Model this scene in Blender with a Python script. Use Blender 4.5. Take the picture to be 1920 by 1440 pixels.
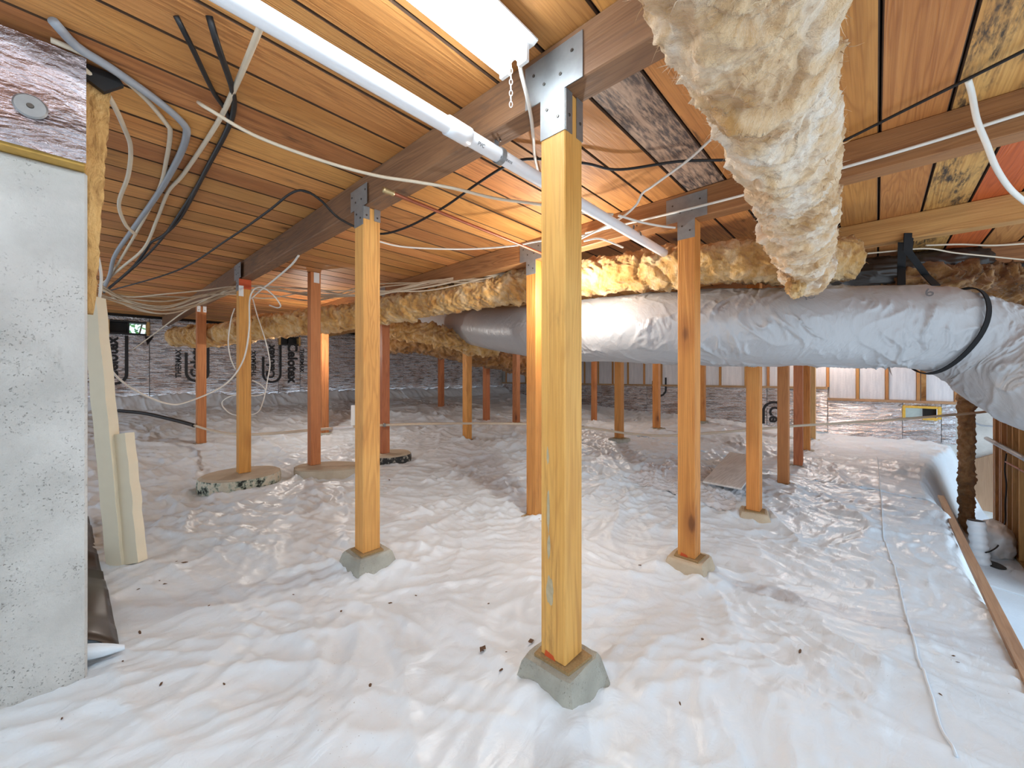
import bpy, bmesh, math, random
import numpy as np
from mathutils import Vector, Matrix

for o in list(bpy.data.objects):
    bpy.data.objects.remove(o, do_unlink=True)
scene = bpy.context.scene
C = scene.collection

# ------------------------------------------------------------------ camera
A = math.radians(42.9)            # heading: X runs along the ceiling boards, Y along the beams
SA, CA = math.sin(A), math.cos(A)
F, HY, ZC = 735.0, 705.0, 1.0     # focal length in pixels, horizon row, eye height
cam = bpy.data.cameras.new('camera'); camo = bpy.data.objects.new('camera', cam); C.objects.link(camo)
cam.sensor_width = 36.0; cam.lens = F / 1920 * 36
cam.shift_y = -(720 - HY) / 1920
cam.clip_start = 0.02
camo.location = (0, 0, ZC); camo.rotation_euler = (math.radians(90), 0, A - math.radians(90))
scene.camera = camo

# ------------------------------------------------------------------ world and exposure
world = bpy.data.worlds.new('world'); scene.world = world; world.use_nodes = True
bg = world.node_tree.nodes['Background']
bg.inputs['Color'].default_value = (0.72, 0.86, 1.0, 1); bg.inputs['Strength'].default_value = 1.4
vs = scene.view_settings
vs.view_transform = 'Standard'; vs.look = 'None'; vs.exposure = 0.30; vs.gamma = 1.0
vs.use_curve_mapping = False
TUBE_E, BULB_E, BULB2_E, BULB3_E = 17.0, 740.0, 1200.0, 650.0      # lamp strengths

# ------------------------------------------------------------------ helpers
rnd = random.Random(7)
def W(px, py, d):
    """point of the place seen at photo pixel px,py at distance d along the view axis"""
    x, z = (px - 960) / F * d, (HY - py) / F * d
    return Vector((x * SA + d * CA, -x * CA + d * SA, z + ZC))
def WZ(px, py, z):
    """same, on the horizontal plane z (height relative to the eye)"""
    return W(px, py, z * F / (HY - py))
def WU(px, py, u):
    r = (px - 960) / F
    return W(px, py, u / (r * SA + CA))
def WV(px, py, v):
    r = (px - 960) / F
    return W(px, py, v / (-r * CA + SA))

def link(o, parent=None):
    C.objects.link(o)
    if parent: o.parent = parent
    return o
def tag(o, label, cat, group=None):
    o['label'] = label; o['category'] = cat
    if group: o['group'] = group
    return o
def empty(name, loc, label=None, cat=None, group=None):
    o = bpy.data.objects.new(name, None); o.location = loc; o.empty_display_size = .1
    link(o)
    if label: tag(o, label, cat, group)
    return o
def mobj(name, verts, faces, mat, parent=None, smooth=False, loc=None):
    me = bpy.data.meshes.new(name)
    me.from_pydata([tuple(v) for v in verts], [], faces); me.update()
    me.materials.append(mat)
    if smooth:
        me.polygons.foreach_set('use_smooth', [True] * len(me.polygons))
    o = bpy.data.objects.new(name, me)
    if loc is not None: o.location = loc
    return link(o, parent)
def bmobj(name, bm, mat, parent=None, smooth=False, loc=None):
    me = bpy.data.meshes.new(name); bm.to_mesh(me); bm.free()
    me.materials.append(mat)
    if smooth: me.polygons.foreach_set('use_smooth', [True] * len(me.polygons))
    o = bpy.data.objects.new(name, me)
    if loc is not None: o.location = loc
    return link(o, parent)
def structure(o):
    o['kind'] = 'structure'; return o
def boxbm(x0, x1, y0, y1, z0, z1, bev=0.0, bm=None):
    own = bm is None
    bm = bm or bmesh.new()
    r = bmesh.ops.create_cube(bm, size=1)
    vs_ = r['verts']
    for v in vs_:
        v.co = Vector(((x0 + x1) / 2 + v.co.x * (x1 - x0), (y0 + y1) / 2 + v.co.y * (y1 - y0), (z0 + z1) / 2 + v.co.z * (z1 - z0)))
    if bev:
        es = list({e for v in vs_ for e in v.link_edges})
        bmesh.ops.bevel(bm, geom=es, offset=bev, segments=1, affect='EDGES')
    return bm
def box(name, x0, x1, y0, y1, z0, z1, mat, parent=None, bev=0.0):
    """box with its origin at its own centre"""
    cx, cy, cz = (x0 + x1) / 2, (y0 + y1) / 2, (z0 + z1) / 2
    o = bmobj(name, boxbm(x0 - cx, x1 - cx, y0 - cy, y1 - cy, z0 - cz, z1 - cz, bev), mat)
    if parent:
        o.parent = parent; o.location = Vector((cx, cy, cz)) - parent.location
    else: o.location = (cx, cy, cz)
    return o

def crom(pts, n):
    """resample a Catmull-Rom curve through pts to n points, evenly by length"""
    P = np.array([list(p) for p in pts], float)
    if len(P) == 2:
        t = np.linspace(0, 1, n)[:, None]; return P[0] * (1 - t) + P[1] * t
    Q = np.vstack([2 * P[0] - P[1], P, 2 * P[-1] - P[-2]])
    out = []
    for i in range(1, len(Q) - 2):
        t = np.linspace(0, 1, 24, endpoint=False)[:, None]
        a, b, c, d = Q[i - 1], Q[i], Q[i + 1], Q[i + 2]
        out.append(.5 * ((2 * b) + (c - a) * t + (2 * a - 5 * b + 4 * c - d) * t ** 2 + (3 * b - a - 3 * c + d) * t ** 3))
    out = np.vstack(out + [P[-1:]])
    L = np.concatenate([[0], np.cumsum(np.linalg.norm(np.diff(out, axis=0), axis=1))])
    s = np.linspace(0, L[-1], n)
    return np.stack([np.interp(s, L, out[:, k]) for k in range(3)], 1)
def frames(P):
    T = np.gradient(P, axis=0); T /= np.linalg.norm(T, axis=1)[:, None] + 1e-9
    N = np.zeros_like(P)
    up = np.array([0, 0, 1.0])
    if abs(T[0] @ up) > .95: up = np.array([1.0, 0, 0])
    n = up - T[0] * (up @ T[0]); n /= np.linalg.norm(n)
    for i in range(len(P)):
        n = n - T[i] * (n @ T[i]); n /= np.linalg.norm(n); N[i] = n
    return T, N, np.cross(T, N)
def seglen(P):
    return np.concatenate([[0], np.cumsum(np.linalg.norm(np.diff(P, axis=0), axis=1))])
def tube_arrays(P, R, nseg, disp=None):
    """swept tube; R scalar or per-ring; disp(s,theta)->radial offset arrays"""
    T, N, B = frames(P); s = seglen(P); n = len(P)
    th = np.linspace(0, 2 * math.pi, nseg, endpoint=False)
    S, TH = np.meshgrid(s, th, indexing='ij')
    Rr = np.broadcast_to(np.asarray(R, float).reshape(-1, 1), S.shape).copy() if np.ndim(R) else np.full(S.shape, float(R))
    if disp is not None: Rr = Rr + disp(S, TH)
    V = P[:, None, :] + Rr[..., None] * (np.cos(TH)[..., None] * N[:, None, :] + np.sin(TH)[..., None] * B[:, None, :])
    return V, T, N, B
def grid_faces(n, m, wrap=True):
    i = np.arange(n - 1)[:, None]; j = np.arange(m if wrap else m - 1)[None, :]
    j2 = (j + 1) % m
    a = i * m + j; b = i * m + j2; c = (i + 1) * m + j2; d = (i + 1) * m + j
    return np.stack([a, d, c, b], -1).reshape(-1, 4)
def fast_mesh(name, V, Fq, mat, parent=None, smooth=True, caps=None):
    me = bpy.data.meshes.new(name)
    V = V.reshape(-1, 3).astype(np.float32); nf = len(Fq)
    me.vertices.add(len(V)); me.vertices.foreach_set('co', V.ravel())
    me.loops.add(nf * 4); me.loops.foreach_set('vertex_index', Fq.ravel().astype(np.int32))
    me.polygons.add(nf)
    me.polygons.foreach_set('loop_start', np.arange(0, nf * 4, 4, dtype=np.int32))
    me.polygons.foreach_set('loop_total', np.full(nf, 4, np.int32))
    if smooth: me.polygons.foreach_set('use_smooth', np.ones(nf, bool))
    me.update(calc_edges=True); me.validate()
    me.materials.append(mat)
    return link(bpy.data.objects.new(name, me), parent)
def tube(name, pts, r, mat, parent=None, n=None, nseg=8, disp=None, caps=True):
    """round cable or pipe; origin at its first point"""
    if n is None: n = max(8, 10 * len(pts))
    P = crom(pts, n); o0 = P[0].copy()
    V, T, N, B = tube_arrays(P - o0, r, nseg, disp)
    nn, m = V.shape[:2]
    verts = V.reshape(-1, 3); fq = grid_faces(nn, m)
    faces = [tuple(int(k) for k in f) for f in fq]
    if caps:
        faces.append(tuple(range(m))); faces.append(tuple(reversed(range((nn - 1) * m, nn * m))))
    o = mobj(name, verts.tolist(), faces, mat, None, True)
    if parent:
        o.parent = parent; o.location = Vector(o0) - parent.location
    else: o.location = Vector(o0)
    return o
def prism(name, outline, axis, t0, t1, mat, parent=None, loc=(0, 0, 0)):
    """extrude a 2D outline along axis ('x','y','z')"""
    n = len(outline); vs_ = []
    for t in (t0, t1):
        for a, b in outline:
            vs_.append({'x': (t, a, b), 'y': (a, t, b), 'z': (a, b, t)}[axis])
    fs = [tuple(range(n)), tuple(range(2 * n - 1, n - 1, -1))] + [(i, (i + 1) % n + 0, (i + 1) % n + n, i + n) for i in range(n)]
    o = mobj(name, vs_, fs, mat, parent, False, loc)
    bm = bmesh.new(); bm.from_mesh(o.data); bmesh.ops.recalc_face_normals(bm, faces=bm.faces); bm.to_mesh(o.data); bm.free()
    return o

# gradient noise in numpy
_p = np.random.RandomState(3).permutation(256); _p = np.concatenate([_p, _p, _p])
_g = np.random.RandomState(5).normal(size=(256, 3)); _g /= np.linalg.norm(_g, axis=1)[:, None]
def noise3(x, y, z):
    x, y, z = np.broadcast_arrays(np.asarray(x, float), np.asarray(y, float), np.asarray(z, float))
    xi, yi, zi = np.floor(x).astype(int), np.floor(y).astype(int), np.floor(z).astype(int)
    fx, fy, fz = x - xi, y - yi, z - zi
    f = lambda t: t * t * t * (t * (t * 6 - 15) + 10)
    ux, uy, uz = f(fx), f(fy), f(fz)
    def g(dx, dy, dz):
        h = _p[_p[_p[(xi + dx) & 255] + ((yi + dy) & 255)] + ((zi + dz) & 255)]
        v = _g[h]
        return v[..., 0] * (fx - dx) + v[..., 1] * (fy - dy) + v[..., 2] * (fz - dz)
    l = lambda a, b, t: a + (b - a) * t
    return 1.5 * l(l(l(g(0, 0, 0), g(1, 0, 0), ux), l(g(0, 1, 0), g(1, 1, 0), ux), uy),
                   l(l(g(0, 0, 1), g(1, 0, 1), ux), l(g(0, 1, 1), g(1, 1, 1), ux), uy), uz)
def fbm(x, y, z, o=4):
    s, a = 0, 1.0
    for k in range(o):
        s = s + a * noise3(x * 2 ** k, y * 2 ** k, z * 2 ** k + 17 * k); a *= .5
    return s
def sstep(a, b, x):
    t = np.clip((x - a) / (b - a), 0, 1); return t * t * (3 - 2 * t)

# ------------------------------------------------------------------ materials
class NT:
    def __init__(s, name):
        s.m = bpy.data.materials.new(name); s.m.use_nodes = True
        s.t = s.m.node_tree; s.b = s.t.nodes['Principled BSDF']; s.out = s.t.nodes['Material Output']
    def n(s, typ, **kw):
        nd = s.t.nodes.new(typ)
        for k, v in kw.items(): setattr(nd, k, v)
        return nd
    def l(s, a, b): s.t.links.new(a, b)
    def val(s, sock, v):
        if hasattr(v, 'is_linked') or isinstance(v, bpy.types.NodeSocket): s.l(v, sock)
        else: sock.default_value = v
    def math(s, op, a, b=0.0):
        nd = s.n('ShaderNodeMath', operation=op); s.val(nd.inputs[0], a); s.val(nd.inputs[1], b); return nd.outputs[0]
    def mix(s, f, a, b, mode='MIX'):
        nd = s.n('ShaderNodeMix', data_type='RGBA', blend_type=mode)
        s.val(nd.inputs[0], f)
        for k, v in ((6, a), (7, b)):
            if isinstance(v, bpy.types.NodeSocket): s.l(v, nd.inputs[k])
            else: nd.inputs[k].default_value = (*v, 1)
        return nd.outputs[2]
    def ramp(s, f, stops):
        nd = s.n('ShaderNodeValToRGB'); s.l(f, nd.inputs[0])
        e = nd.color_ramp.elements
        while len(e) < len(stops): e.new(.5)
        for i, (p, c) in enumerate(stops):
            e[i].position = p; e[i].color = (*c, 1) if len(c) == 3 else c
        return nd.outputs[0]
    def gray(s, f, a, b):
        nd = s.n('ShaderNodeMapRange'); s.l(f, nd.inputs[0]); nd.inputs[1].default_value = a; nd.inputs[2].default_value = b
        nd.interpolation_type = 'SMOOTHSTEP'; return nd.outputs[0]
    def noise(s, vec, scale, detail=3, rough=.5, dist=0.0):
        nd = s.n('ShaderNodeTexNoise'); s.l(vec, nd.inputs['Vector']); nd.inputs['Scale'].default_value = scale
        nd.inputs['Detail'].default_value = detail; nd.inputs['Roughness'].default_value = rough; nd.inputs['Distortion'].default_value = dist
        return nd.outputs['Fac']
    def coord(s, which='Object', scale=(1, 1, 1), rand=0.0, rot=(0, 0, 0)):
        tc = s.n('ShaderNodeTexCoord'); v = tc.outputs[which]
        if which == 'World':
            pass
        if rand:
            oi = s.n('ShaderNodeObjectInfo'); cm = s.n('ShaderNodeCombineXYZ')
            for i in range(3): s.l(s.math('MULTIPLY', oi.outputs['Random'], rand * (1 + .37 * i)), cm.inputs[i])
            ad = s.n('ShaderNodeVectorMath', operation='ADD'); s.l(v, ad.inputs[0]); s.l(cm.outputs[0], ad.inputs[1]); v = ad.outputs[0]
        mp = s.n('ShaderNodeMapping'); s.l(v, mp.inputs[0]); mp.inputs['Scale'].default_value = scale; mp.inputs['Rotation'].default_value = rot
        return mp.outputs[0]
    def bump(s, h, strength=.3, dist=.01):
        nd = s.n('ShaderNodeBump'); s.l(h, nd.inputs['Height']); nd.inputs['Strength'].default_value = strength; nd.inputs['Distance'].default_value = dist
        s.l(nd.outputs[0], s.b.inputs['Normal']); return nd
    def rough(s, v): s.val(s.b.inputs['Roughness'], v)
    def color(s, v):
        if isinstance(v, bpy.types.NodeSocket): s.l(v, s.b.inputs['Base Color'])
        else: s.b.inputs['Base Color'].default_value = (*v, 1)

def plain(name, col, rough=.5, metal=0.0, var=.12, scale=30):
    t = NT(name); v = t.coord()
    nz = t.noise(v, scale, 3)
    t.color(t.mix(nz, [c * (1 - var) for c in col], [min(1, c * (1 + var)) for c in col])); t.rough(rough)
    t.b.inputs['Metallic'].default_value = metal
    return t.m

def wood(name, axis, light, mid, dark, knots=.55, var=.3, mold=0.0, moldcol=(.05, .04, .035), rough=.6, saw=.15, moldlow=.48):
    """softwood: grain along axis, knots, per-piece variation, optional mould stains"""
    t = NT(name)
    def sc(a, c): return {'x': (a, c, c), 'y': (c, a, c), 'z': (c, c, a)}[axis]
    v1 = t.coord(scale=sc(.55, 7), rand=23)
    big = t.noise(v1, 1.3, 3, .5, .6)
    # growth rings: a noise field cut into bands
    bands = t.math('SINE', t.math('MULTIPLY', big, 75.0))
    bands = t.math('ADD', t.math('MULTIPLY', bands, .5), .5)
    fine = t.noise(t.coord(scale=sc(2.2, 170), rand=23), 1.0, 3, .6)
    patch = t.noise(t.coord(scale=sc(.7, 3), rand=31), 1.5, 4, .6)
    grainy = t.gray(t.noise(t.coord(scale=sc(.5, 2.2), rand=51), 1.4, 2), .36, .66)
    col = t.ramp(patch, [(.30, mid), (.66, light)])
    col = t.mix(t.math('MULTIPLY', t.math('POWER', bands, 3.0), t.math('ADD', t.math('MULTIPLY', grainy, .40), .10)), col, dark)
    col = t.mix(t.math('MULTIPLY', t.gray(fine, .42, .75), saw * 3.0), col, dark)
    # knots with a dark heart and a tinted halo
    vo = t.n('ShaderNodeTexVoronoi'); t.l(t.coord(scale=sc(2.0, 4.6), rand=41), vo.inputs['Vector']); vo.inputs['Scale'].default_value = 1.0
    sep = t.n('ShaderNodeSeparateColor'); t.l(vo.outputs['Color'], sep.inputs[0])
    has = t.math('GREATER_THAN', sep.outputs[0], 1 - knots * .62)
    warp = t.math('ADD', vo.outputs['Distance'], t.math('MULTIPLY', t.math('SUBTRACT', fine, .5), .10))
    heart = t.math('MULTIPLY', t.math('SUBTRACT', 1.0, t.gray(warp, .05, .12)), has)
    halo = t.math('MULTIPLY', t.math('SUBTRACT', 1.0, t.gray(warp, .08, .32)), has)
    col = t.mix(t.math('MULTIPLY', halo, .55), col, dark)
    col = t.mix(t.math('MULTIPLY', heart, .75), col, [c * .40 for c in dark])
    oi = t.n('ShaderNodeObjectInfo')
    hsv = t.n('ShaderNodeHueSaturation'); t.l(col, hsv.inputs['Color'])
    t.l(t.math('ADD', t.math('MULTIPLY', oi.outputs['Random'], var), 1 - var * .55), hsv.inputs['Value'])
    r2 = t.math('FRACT', t.math('MULTIPLY', oi.outputs['Random'], 7.31))
    t.l(t.math('ADD', t.math('MULTIPLY', r2, .014), .492), hsv.inputs['Hue'])
    col = hsv.outputs[0]
    if mold:
        m1 = t.noise(t.coord(scale=sc(1.5, 5.5), rand=11), 1.8, 5, .62, .4)
        m2 = t.noise(t.coord(scale=sc(13, 75), rand=11), 1.0, 4, .7)
        mm = t.math('MULTIPLY', t.gray(m1, moldlow, moldlow + .16), t.gray(m2, .34, .62))
        col = t.mix(t.math('MULTIPLY', mm, mold), col, moldcol)
    t.color(col); t.rough(rough)
    t.bump(t.math('ADD', t.math('MULTIPLY', bands, .5), fine), .35, .003)
    return t.m

M = {}
M['plank'] = wood('wood_plank', 'x', (.74, .35, .105), (.54, .215, .052), (.24, .075, .016), .5, .42, .75, (.07, .03, .012), moldlow=.585)
M['plank_edge'] = plain('shaded_board_edge', (.075, .036, .016), .9, 0, .4, 20)  # shadow lines between the boards, put into the edge colour
M['plank_mold'] = wood('wood_plank_grey_mould', 'x', (.56, .40, .28), (.46, .30, .19), (.25, .15, .09), .2, .1, .93, (.05, .038, .04), moldlow=.36)
M['plank_yellow'] = wood('wood_plank_yellow_mould', 'x', (.74, .44, .13), (.62, .31, .07), (.36, .15, .03), .3, .1, .97, (.03, .024, .02), moldlow=.43)
M['plank_red'] = wood('wood_plank_red', 'x', (.68, .17, .03), (.54, .11, .02), (.30, .05, .01), .2, .1)
M['plank_orange'] = wood('wood_plank_orange', 'x', (.60, .27, .075), (.48, .185, .045), (.27, .085, .02), .6, .12)
M['beam'] = wood('wood_beam', 'y', (.31, .165, .075), (.21, .105, .048), (.09, .042, .02), .35, .16, .55, (.09, .06, .045), moldlow=.5)
M['post_y'] = wood('wood_post_yellow', 'z', (.80, .47, .13), (.68, .34, .07), (.40, .165, .03), .45, .1, .35, (.12, .07, .03), moldlow=.58)
M['post_o'] = wood('wood_post_orange', 'z', (.76, .36, .085), (.62, .25, .045), (.34, .11, .02), .4, .18)
M['post_r'] = wood('wood_post_reddish', 'z', (.60, .235, .08), (.48, .16, .05), (.27, .075, .022), .4, .2)
M['post_p'] = wood('wood_post_pale', 'z', (.76, .47, .20), (.62, .34, .12), (.38, .18, .06), .4, .1)
M['stud'] = wood('wood_stud', 'z', (.60, .32, .11), (.46, .22, .065), (.27, .11, .03), .4, .25)
M['batten'] = wood('wood_batten', 'x', (.52, .34, .19), (.42, .25, .13), (.26, .14, .07), .3, .15)
M['plywood'] = wood('plywood', 'z', (.36, .22, .13), (.29, .165, .09), (.16, .08, .04), .2, .1)

def m_plastic():
    t = NT('white_poly_sheet'); v = t.coord()
    n1 = t.noise(v, 1.2, 4); n2 = t.noise(v, 26, 4, .6, .8); n3 = t.noise(t.coord(scale=(1, 2.2, 1), rot=(0, 0, .5)), 9, 3, .55, 1.2)
    col = t.mix(t.gray(n1, .3, .75), (.72, .81, .89), (.79, .87, .94))
    sp = t.noise(v, 190, 2, .5)                                        # specks of dirt
    sp2 = t.noise(v, 3.0, 3)
    spk = t.math('MULTIPLY', t.math('GREATER_THAN', sp, .735), t.gray(sp2, .5, .66))
    col = t.mix(t.math('MULTIPLY', spk, .8), col, (.16, .12, .09))
    t.color(col); t.rough(t.math('ADD', t.math('MULTIPLY', n2, .25), .22))
    t.bump(t.math('ADD', t.math('MULTIPLY', n2, .35), n3), .35, .012)
    t.b.inputs['Specular IOR Level'].default_value = .45
    return t.m
M['poly'] = m_plastic()
def m_clear():
    t = NT('clear_poly_sheet'); v = t.coord()
    n2 = t.noise(v, 16, 4, .6, 1.0)
    t.color((.72, .74, .78)); t.rough(.10); t.bump(n2, .55, .02); t.b.inputs['Specular IOR Level'].default_value = .8
    return t.m
M['clear'] = m_clear()
def m_concrete(name, c0, c1, speck=.5, spcol=(.16, .15, .13), scale=1.0, streak=True):
    t = NT(name); v = t.coord(rand=3)
    n1 = t.noise(v, 3 * scale, 5, .6); n2 = t.noise(v, 60 * scale, 4, .65); n3 = t.noise(t.coord(scale=(6, 6, 1.6), rand=3), 2.2 * scale, 5, .65)
    col = t.mix(t.gray(n1, .3, .7), c0, c1)
    if streak: col = t.mix(t.math('MULTIPLY', t.gray(n3, .6, .76), .55), col, spcol)
    n4 = t.noise(v, 26 * scale, 5, .7); n5 = t.noise(v, 150 * scale, 3, .7); n6 = t.noise(v, 5 * scale, 3, .6)
    pits = t.math('MULTIPLY', t.gray(n5, .60, .70), t.gray(n6, .38, .66))
    blot = t.math('MULTIPLY', t.gray(n4, .58, .72), t.gray(n6, .45, .7))
    pits = t.math('MAXIMUM', pits, t.math('MULTIPLY', blot, .6))
    col = t.mix(t.math('MULTIPLY', pits, speck), col, spcol)
    t.color(col); t.rough(.9)
    t.bump(t.math('SUBTRACT', t.math('MULTIPLY', n2, .8), t.math('MULTIPLY', pits, .9)), .7, .006)
    return t.m
M['concrete'] = m_concrete('concrete_wall', (.43, .425, .40), (.60, .595, .565), .85, (.13, .125, .11))
M['pier'] = m_concrete('concrete_pier', (.31, .305, .26), (.47, .465, .40), .85, (.12, .115, .09), 1.6, False)
M['pier_w'] = m_concrete('concrete_pier_warm', (.50, .40, .28), (.62, .52, .38), .5, (.28, .2, .13), 1.6, False)
M['footing'] = m_concrete('concrete_footing', (.46, .39, .29), (.58, .50, .39), .5, (.22, .16, .1), 1.2, False)
def m_footside():
    t = NT('footing_form_paper'); v = t.coord()
    n = t.noise(v, 14, 5, .7); t.color(t.ramp(n, [(.40, (.025, .03, .025)), (.47, (.36, .40, .32)), (.53, (.62, .57, .46)), (.7, (.55, .46, .33))]))
    t.rough(.9); return t.m
M['footside'] = m_footside()
def m_tar():
    t = NT('tarred_form_paper'); v = t.coord()
    n = t.noise(v, 22, 5, .7); t.color(t.ramp(n, [(.55, (.02, .02, .02)), (.66, (.5, .46, .38))])); t.rough(.7); return t.m
M['tar'] = m_tar()
def m_foil(name, base, tone=(.42, .30, .24), sc=(.45, .45, 2.6), k=9, metal=.93):
    t = NT(name); v = t.coord()
    ribs = t.noise(t.coord(scale=sc), k, 4, .6, .5); n1 = t.noise(v, 1.7, 4, .6); n2 = t.noise(t.coord(scale=(1, 1, 2.0)), 34, 4, .65)
    col = t.mix(t.gray(n1, .46, .72), base, tone)
    col = t.mix(t.math('MULTIPLY', t.gray(ribs, .52, .60), .55), col, (.13, .12, .125))
    t.color(col); t.b.inputs['Metallic'].default_value = metal
    t.rough(t.math('ADD', t.math('MULTIPLY', n2, .25), .12))
    t.bump(t.math('ADD', t.math('MULTIPLY', ribs, 2.2), t.math('MULTIPLY', n2, .35)), .9, .03)
    return t.m
M['foil'] = m_foil('foil_facing', (.90, .90, .93), tone=(.62, .50, .44))
M['foil_dull'] = m_foil('foil_facing_dull', (.74, .76, .80), tone=(.62, .60, .60))
M['foil_gloss'] = m_foil('foil_facing_purple', (.84, .81, .86), (.62, .50, .50), (1.0, 1.0, 2.2), 3, .85)
def m_panel():
    t = NT('white_foam_panel'); n = t.noise(t.coord(scale=(6, 6, .6)), 6, 4); n2 = t.noise(t.coord(), 40, 3)
    t.color(t.mix(t.gray(n, .3, .7), (.66, .68, .72), (.78, .79, .82))); t.rough(.5); t.bump(n2, .4, .006); t.b.inputs['Metallic'].default_value = .25; return t.m
M['panel'] = m_panel()
M['foam'] = plain('cream_foam', (.86, .79, .61), .8, 0, .05, 14)
M['foam_y'] = plain('amber_foam_edge', (.52, .31, .07), .85, 0, .3, 40)
def m_batt():
    t = NT('brown_insulation_edge'); n = t.noise(t.coord(scale=(8, 8, 3)), 4, 5, .65, .5); n2 = t.noise(t.coord(), 90, 4)
    t.color(t.ramp(n, [(.3, (.30, .15, .045)), (.48, (.58, .34, .12)), (.7, (.70, .45, .19))])); t.rough(.95); t.bump(t.math('ADD', n, t.math('MULTIPLY', n2, .4)), .9, .02); return t.m
M['batt'] = m_batt()
M['spray'] = plain('yellow_spray_foam', (.72, .46, .08), .8, 0, .3, 30)
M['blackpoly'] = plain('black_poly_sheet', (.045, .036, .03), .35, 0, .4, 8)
M['black'] = plain('black_webbing', (.006, .006, .007), .85, 0, .3, 120)
M['blackcable'] = plain('black_cable_jacket', (.008, .008, .009), .5)
M['whitecable'] = plain('white_cable_jacket', (.80, .77, .70), .45, 0, .06)
M['beigecable'] = plain('beige_cable_jacket', (.66, .56, .42), .5, 0, .1)
M['browncable'] = plain('tan_cable_jacket', (.48, .36, .24), .5, 0, .15)
M['greyconduit'] = plain('grey_cable_jacket', (.30, .32, .35), .45, 0, .06)
M['pvc'] = plain('white_pvc', (.84, .85, .87), .3, 0, .03, 6)
M['pvcgrey'] = plain('grey_pvc', (.42, .44, .47), .4, 0, .08)
M['pex'] = plain('tan_water_pipe', (.66, .54, .40), .4, 0, .08, 8)
M['copper'] = plain('dull_copper', (.36, .115, .06), .45, .6, .2, 25)
M['brass'] = plain('brass', (.55, .42, .22), .4, .8, .1)
def m_galv():
    t = NT('galvanised_steel'); v = t.coord(); n = t.noise(v, 35, 3); n2 = t.noise(v, 9, 3)
    t.color(t.mix(n, (.24, .25, .255), (.36, .37, .37))); t.b.inputs['Metallic'].default_value = .7; t.rough(t.math('ADD', t.math('MULTIPLY', n2, .3), .35)); return t.m
M['galv'] = m_galv()
M['whitetin'] = plain('white_enamel', (.86, .86, .85), .35, 0, .03)
M['screw'] = plain('screw_head', (.10, .09, .08), .4, .8)
M['ink'] = plain('black_print', (.012, .012, .014), .55, 0, .3, 60)
M['inkgrey'] = plain('grey_print', (.16, .16, .17), .6, 0, .3, 60)
M['redpaint'] = plain('red_paint', (.62, .09, .02), .6, 0, .15)
M['paper'] = plain('paper', (.80, .79, .76), .8, 0, .05)
M['board'] = wood('grey_board', 'x', (.76, .73, .70), (.68, .65, .61), (.45, .42, .38), .1, .05)
M['shingle'] = plain('felt_shim', (.33, .22, .10), .95, 0, .45, 180)
M['chip'] = plain('bark_chip', (.12, .065, .035), .9, 0, .4, 60)
M['bagwhite'] = plain('white_bag', (.80, .79, .78), .4, 0, .06, 10)
M['earth'] = plain('dark_earth', (.06, .045, .032), .95, 0, .5, 20)
M['deck'] = plain('dark_subfloor', (.015, .011, .008), .95, 0, .3)
M['leaf'] = plain('green_leaf', (.16, .42, .11), .5, 0, .5, 9)
M['dark'] = plain('vent_black', (.012, .012, .013), .5)
def m_duct():
    t = NT('grey_duct_jacket'); n = t.noise(t.coord(), 5, 3)
    n2 = t.noise(t.coord(scale=(1, 1, .5)), 42, 4, .6, .6)
    t.color(t.mix(n, (.40, .395, .40), (.46, .455, .46))); t.b.inputs['Metallic'].default_value = .2; t.rough(.38)
    cr = t.noise(t.coord(scale=(2.2, 1.0, .35), rot=(0, 0, .3)), 20, 4, .55, 1.4)
    t.bump(t.math('ADD', t.math('MULTIPLY', n2, .3), cr), .30, .012); return t.m
M['duct'] = m_duct()
def m_fiber(name, a, b, c, sc=(1, 1.6, 2.2)):
    t = NT(name); v = t.coord()
    n1 = t.noise(v, 7, 5, .62, .6); n2 = t.noise(t.coord(scale=sc), 46, 5, .65, .7); n3 = t.noise(v, 240, 3, .7)
    col = t.ramp(n1, [(.34, c), (.50, b), (.66, a)])
    col = t.mix(t.math('MULTIPLY', t.gray(n2, .48, .75), .5), col, c)
    t.color(col); t.rough(1.0); t.b.inputs['Specular IOR Level'].default_value = .1
    t.b.inputs['Sheen Weight'].default_value = .3
    t.bump(t.math('ADD', n2, t.math('MULTIPLY', n3, .5)), .9, .012)
    return t.m
M['fiberA'] = m_fiber('cream_fibreglass', (.95, .81, .66), (.86, .60, .35), (.58, .30, .10), (2.0, .35, .35))
M['fiberB'] = m_fiber('amber_fibreglass', (.88, .64, .36), (.78, .45, .15), (.48, .22, .055), (.5, 1.6, .5))
M['lagging'] = m_fiber('brown_lagging', (.60, .37, .19), (.45, .24, .10), (.24, .11, .04))
M['fiberC'] = m_fiber('shaded_brown_fibreglass', (.52, .30, .12), (.36, .17, .05), (.17, .07, .02))  # darker copy of the fibreglass: shade on the batts is in its colour
def emit(name, col, s):
    t = NT(name); t.color(col); t.b.inputs['Emission Color'].default_value = (*col, 1); t.b.inputs['Emission Strength'].default_value = s; return t.m
M['tube_light'] = emit('lit_fluorescent_tube', (.84, .93, 1.0), TUBE_E)
M['bulb_light'] = emit('lit_bulb_glass', (1.0, .95, .87), BULB_E)
M['bulb_light_dim'] = emit('lit_bulb_glass_dim', (1.0, .95, .88), BULB3_E)
M['bulb_light_far'] = emit('lit_bulb_glass_strong', (1.0, .97, .93), BULB2_E)

# ------------------------------------------------------------------ ground relief
CEIL, BEAMB = .98, .83                       # underside of boards and of beams, relative to the eye
BEAMU = [.974, 2.2, 3.41, 4.63, 5.85, 7.07, 8.29]
def beam1u(v): return .985 - .0155 * v
WALLV, WALLU = 8.7, 8.9
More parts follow.
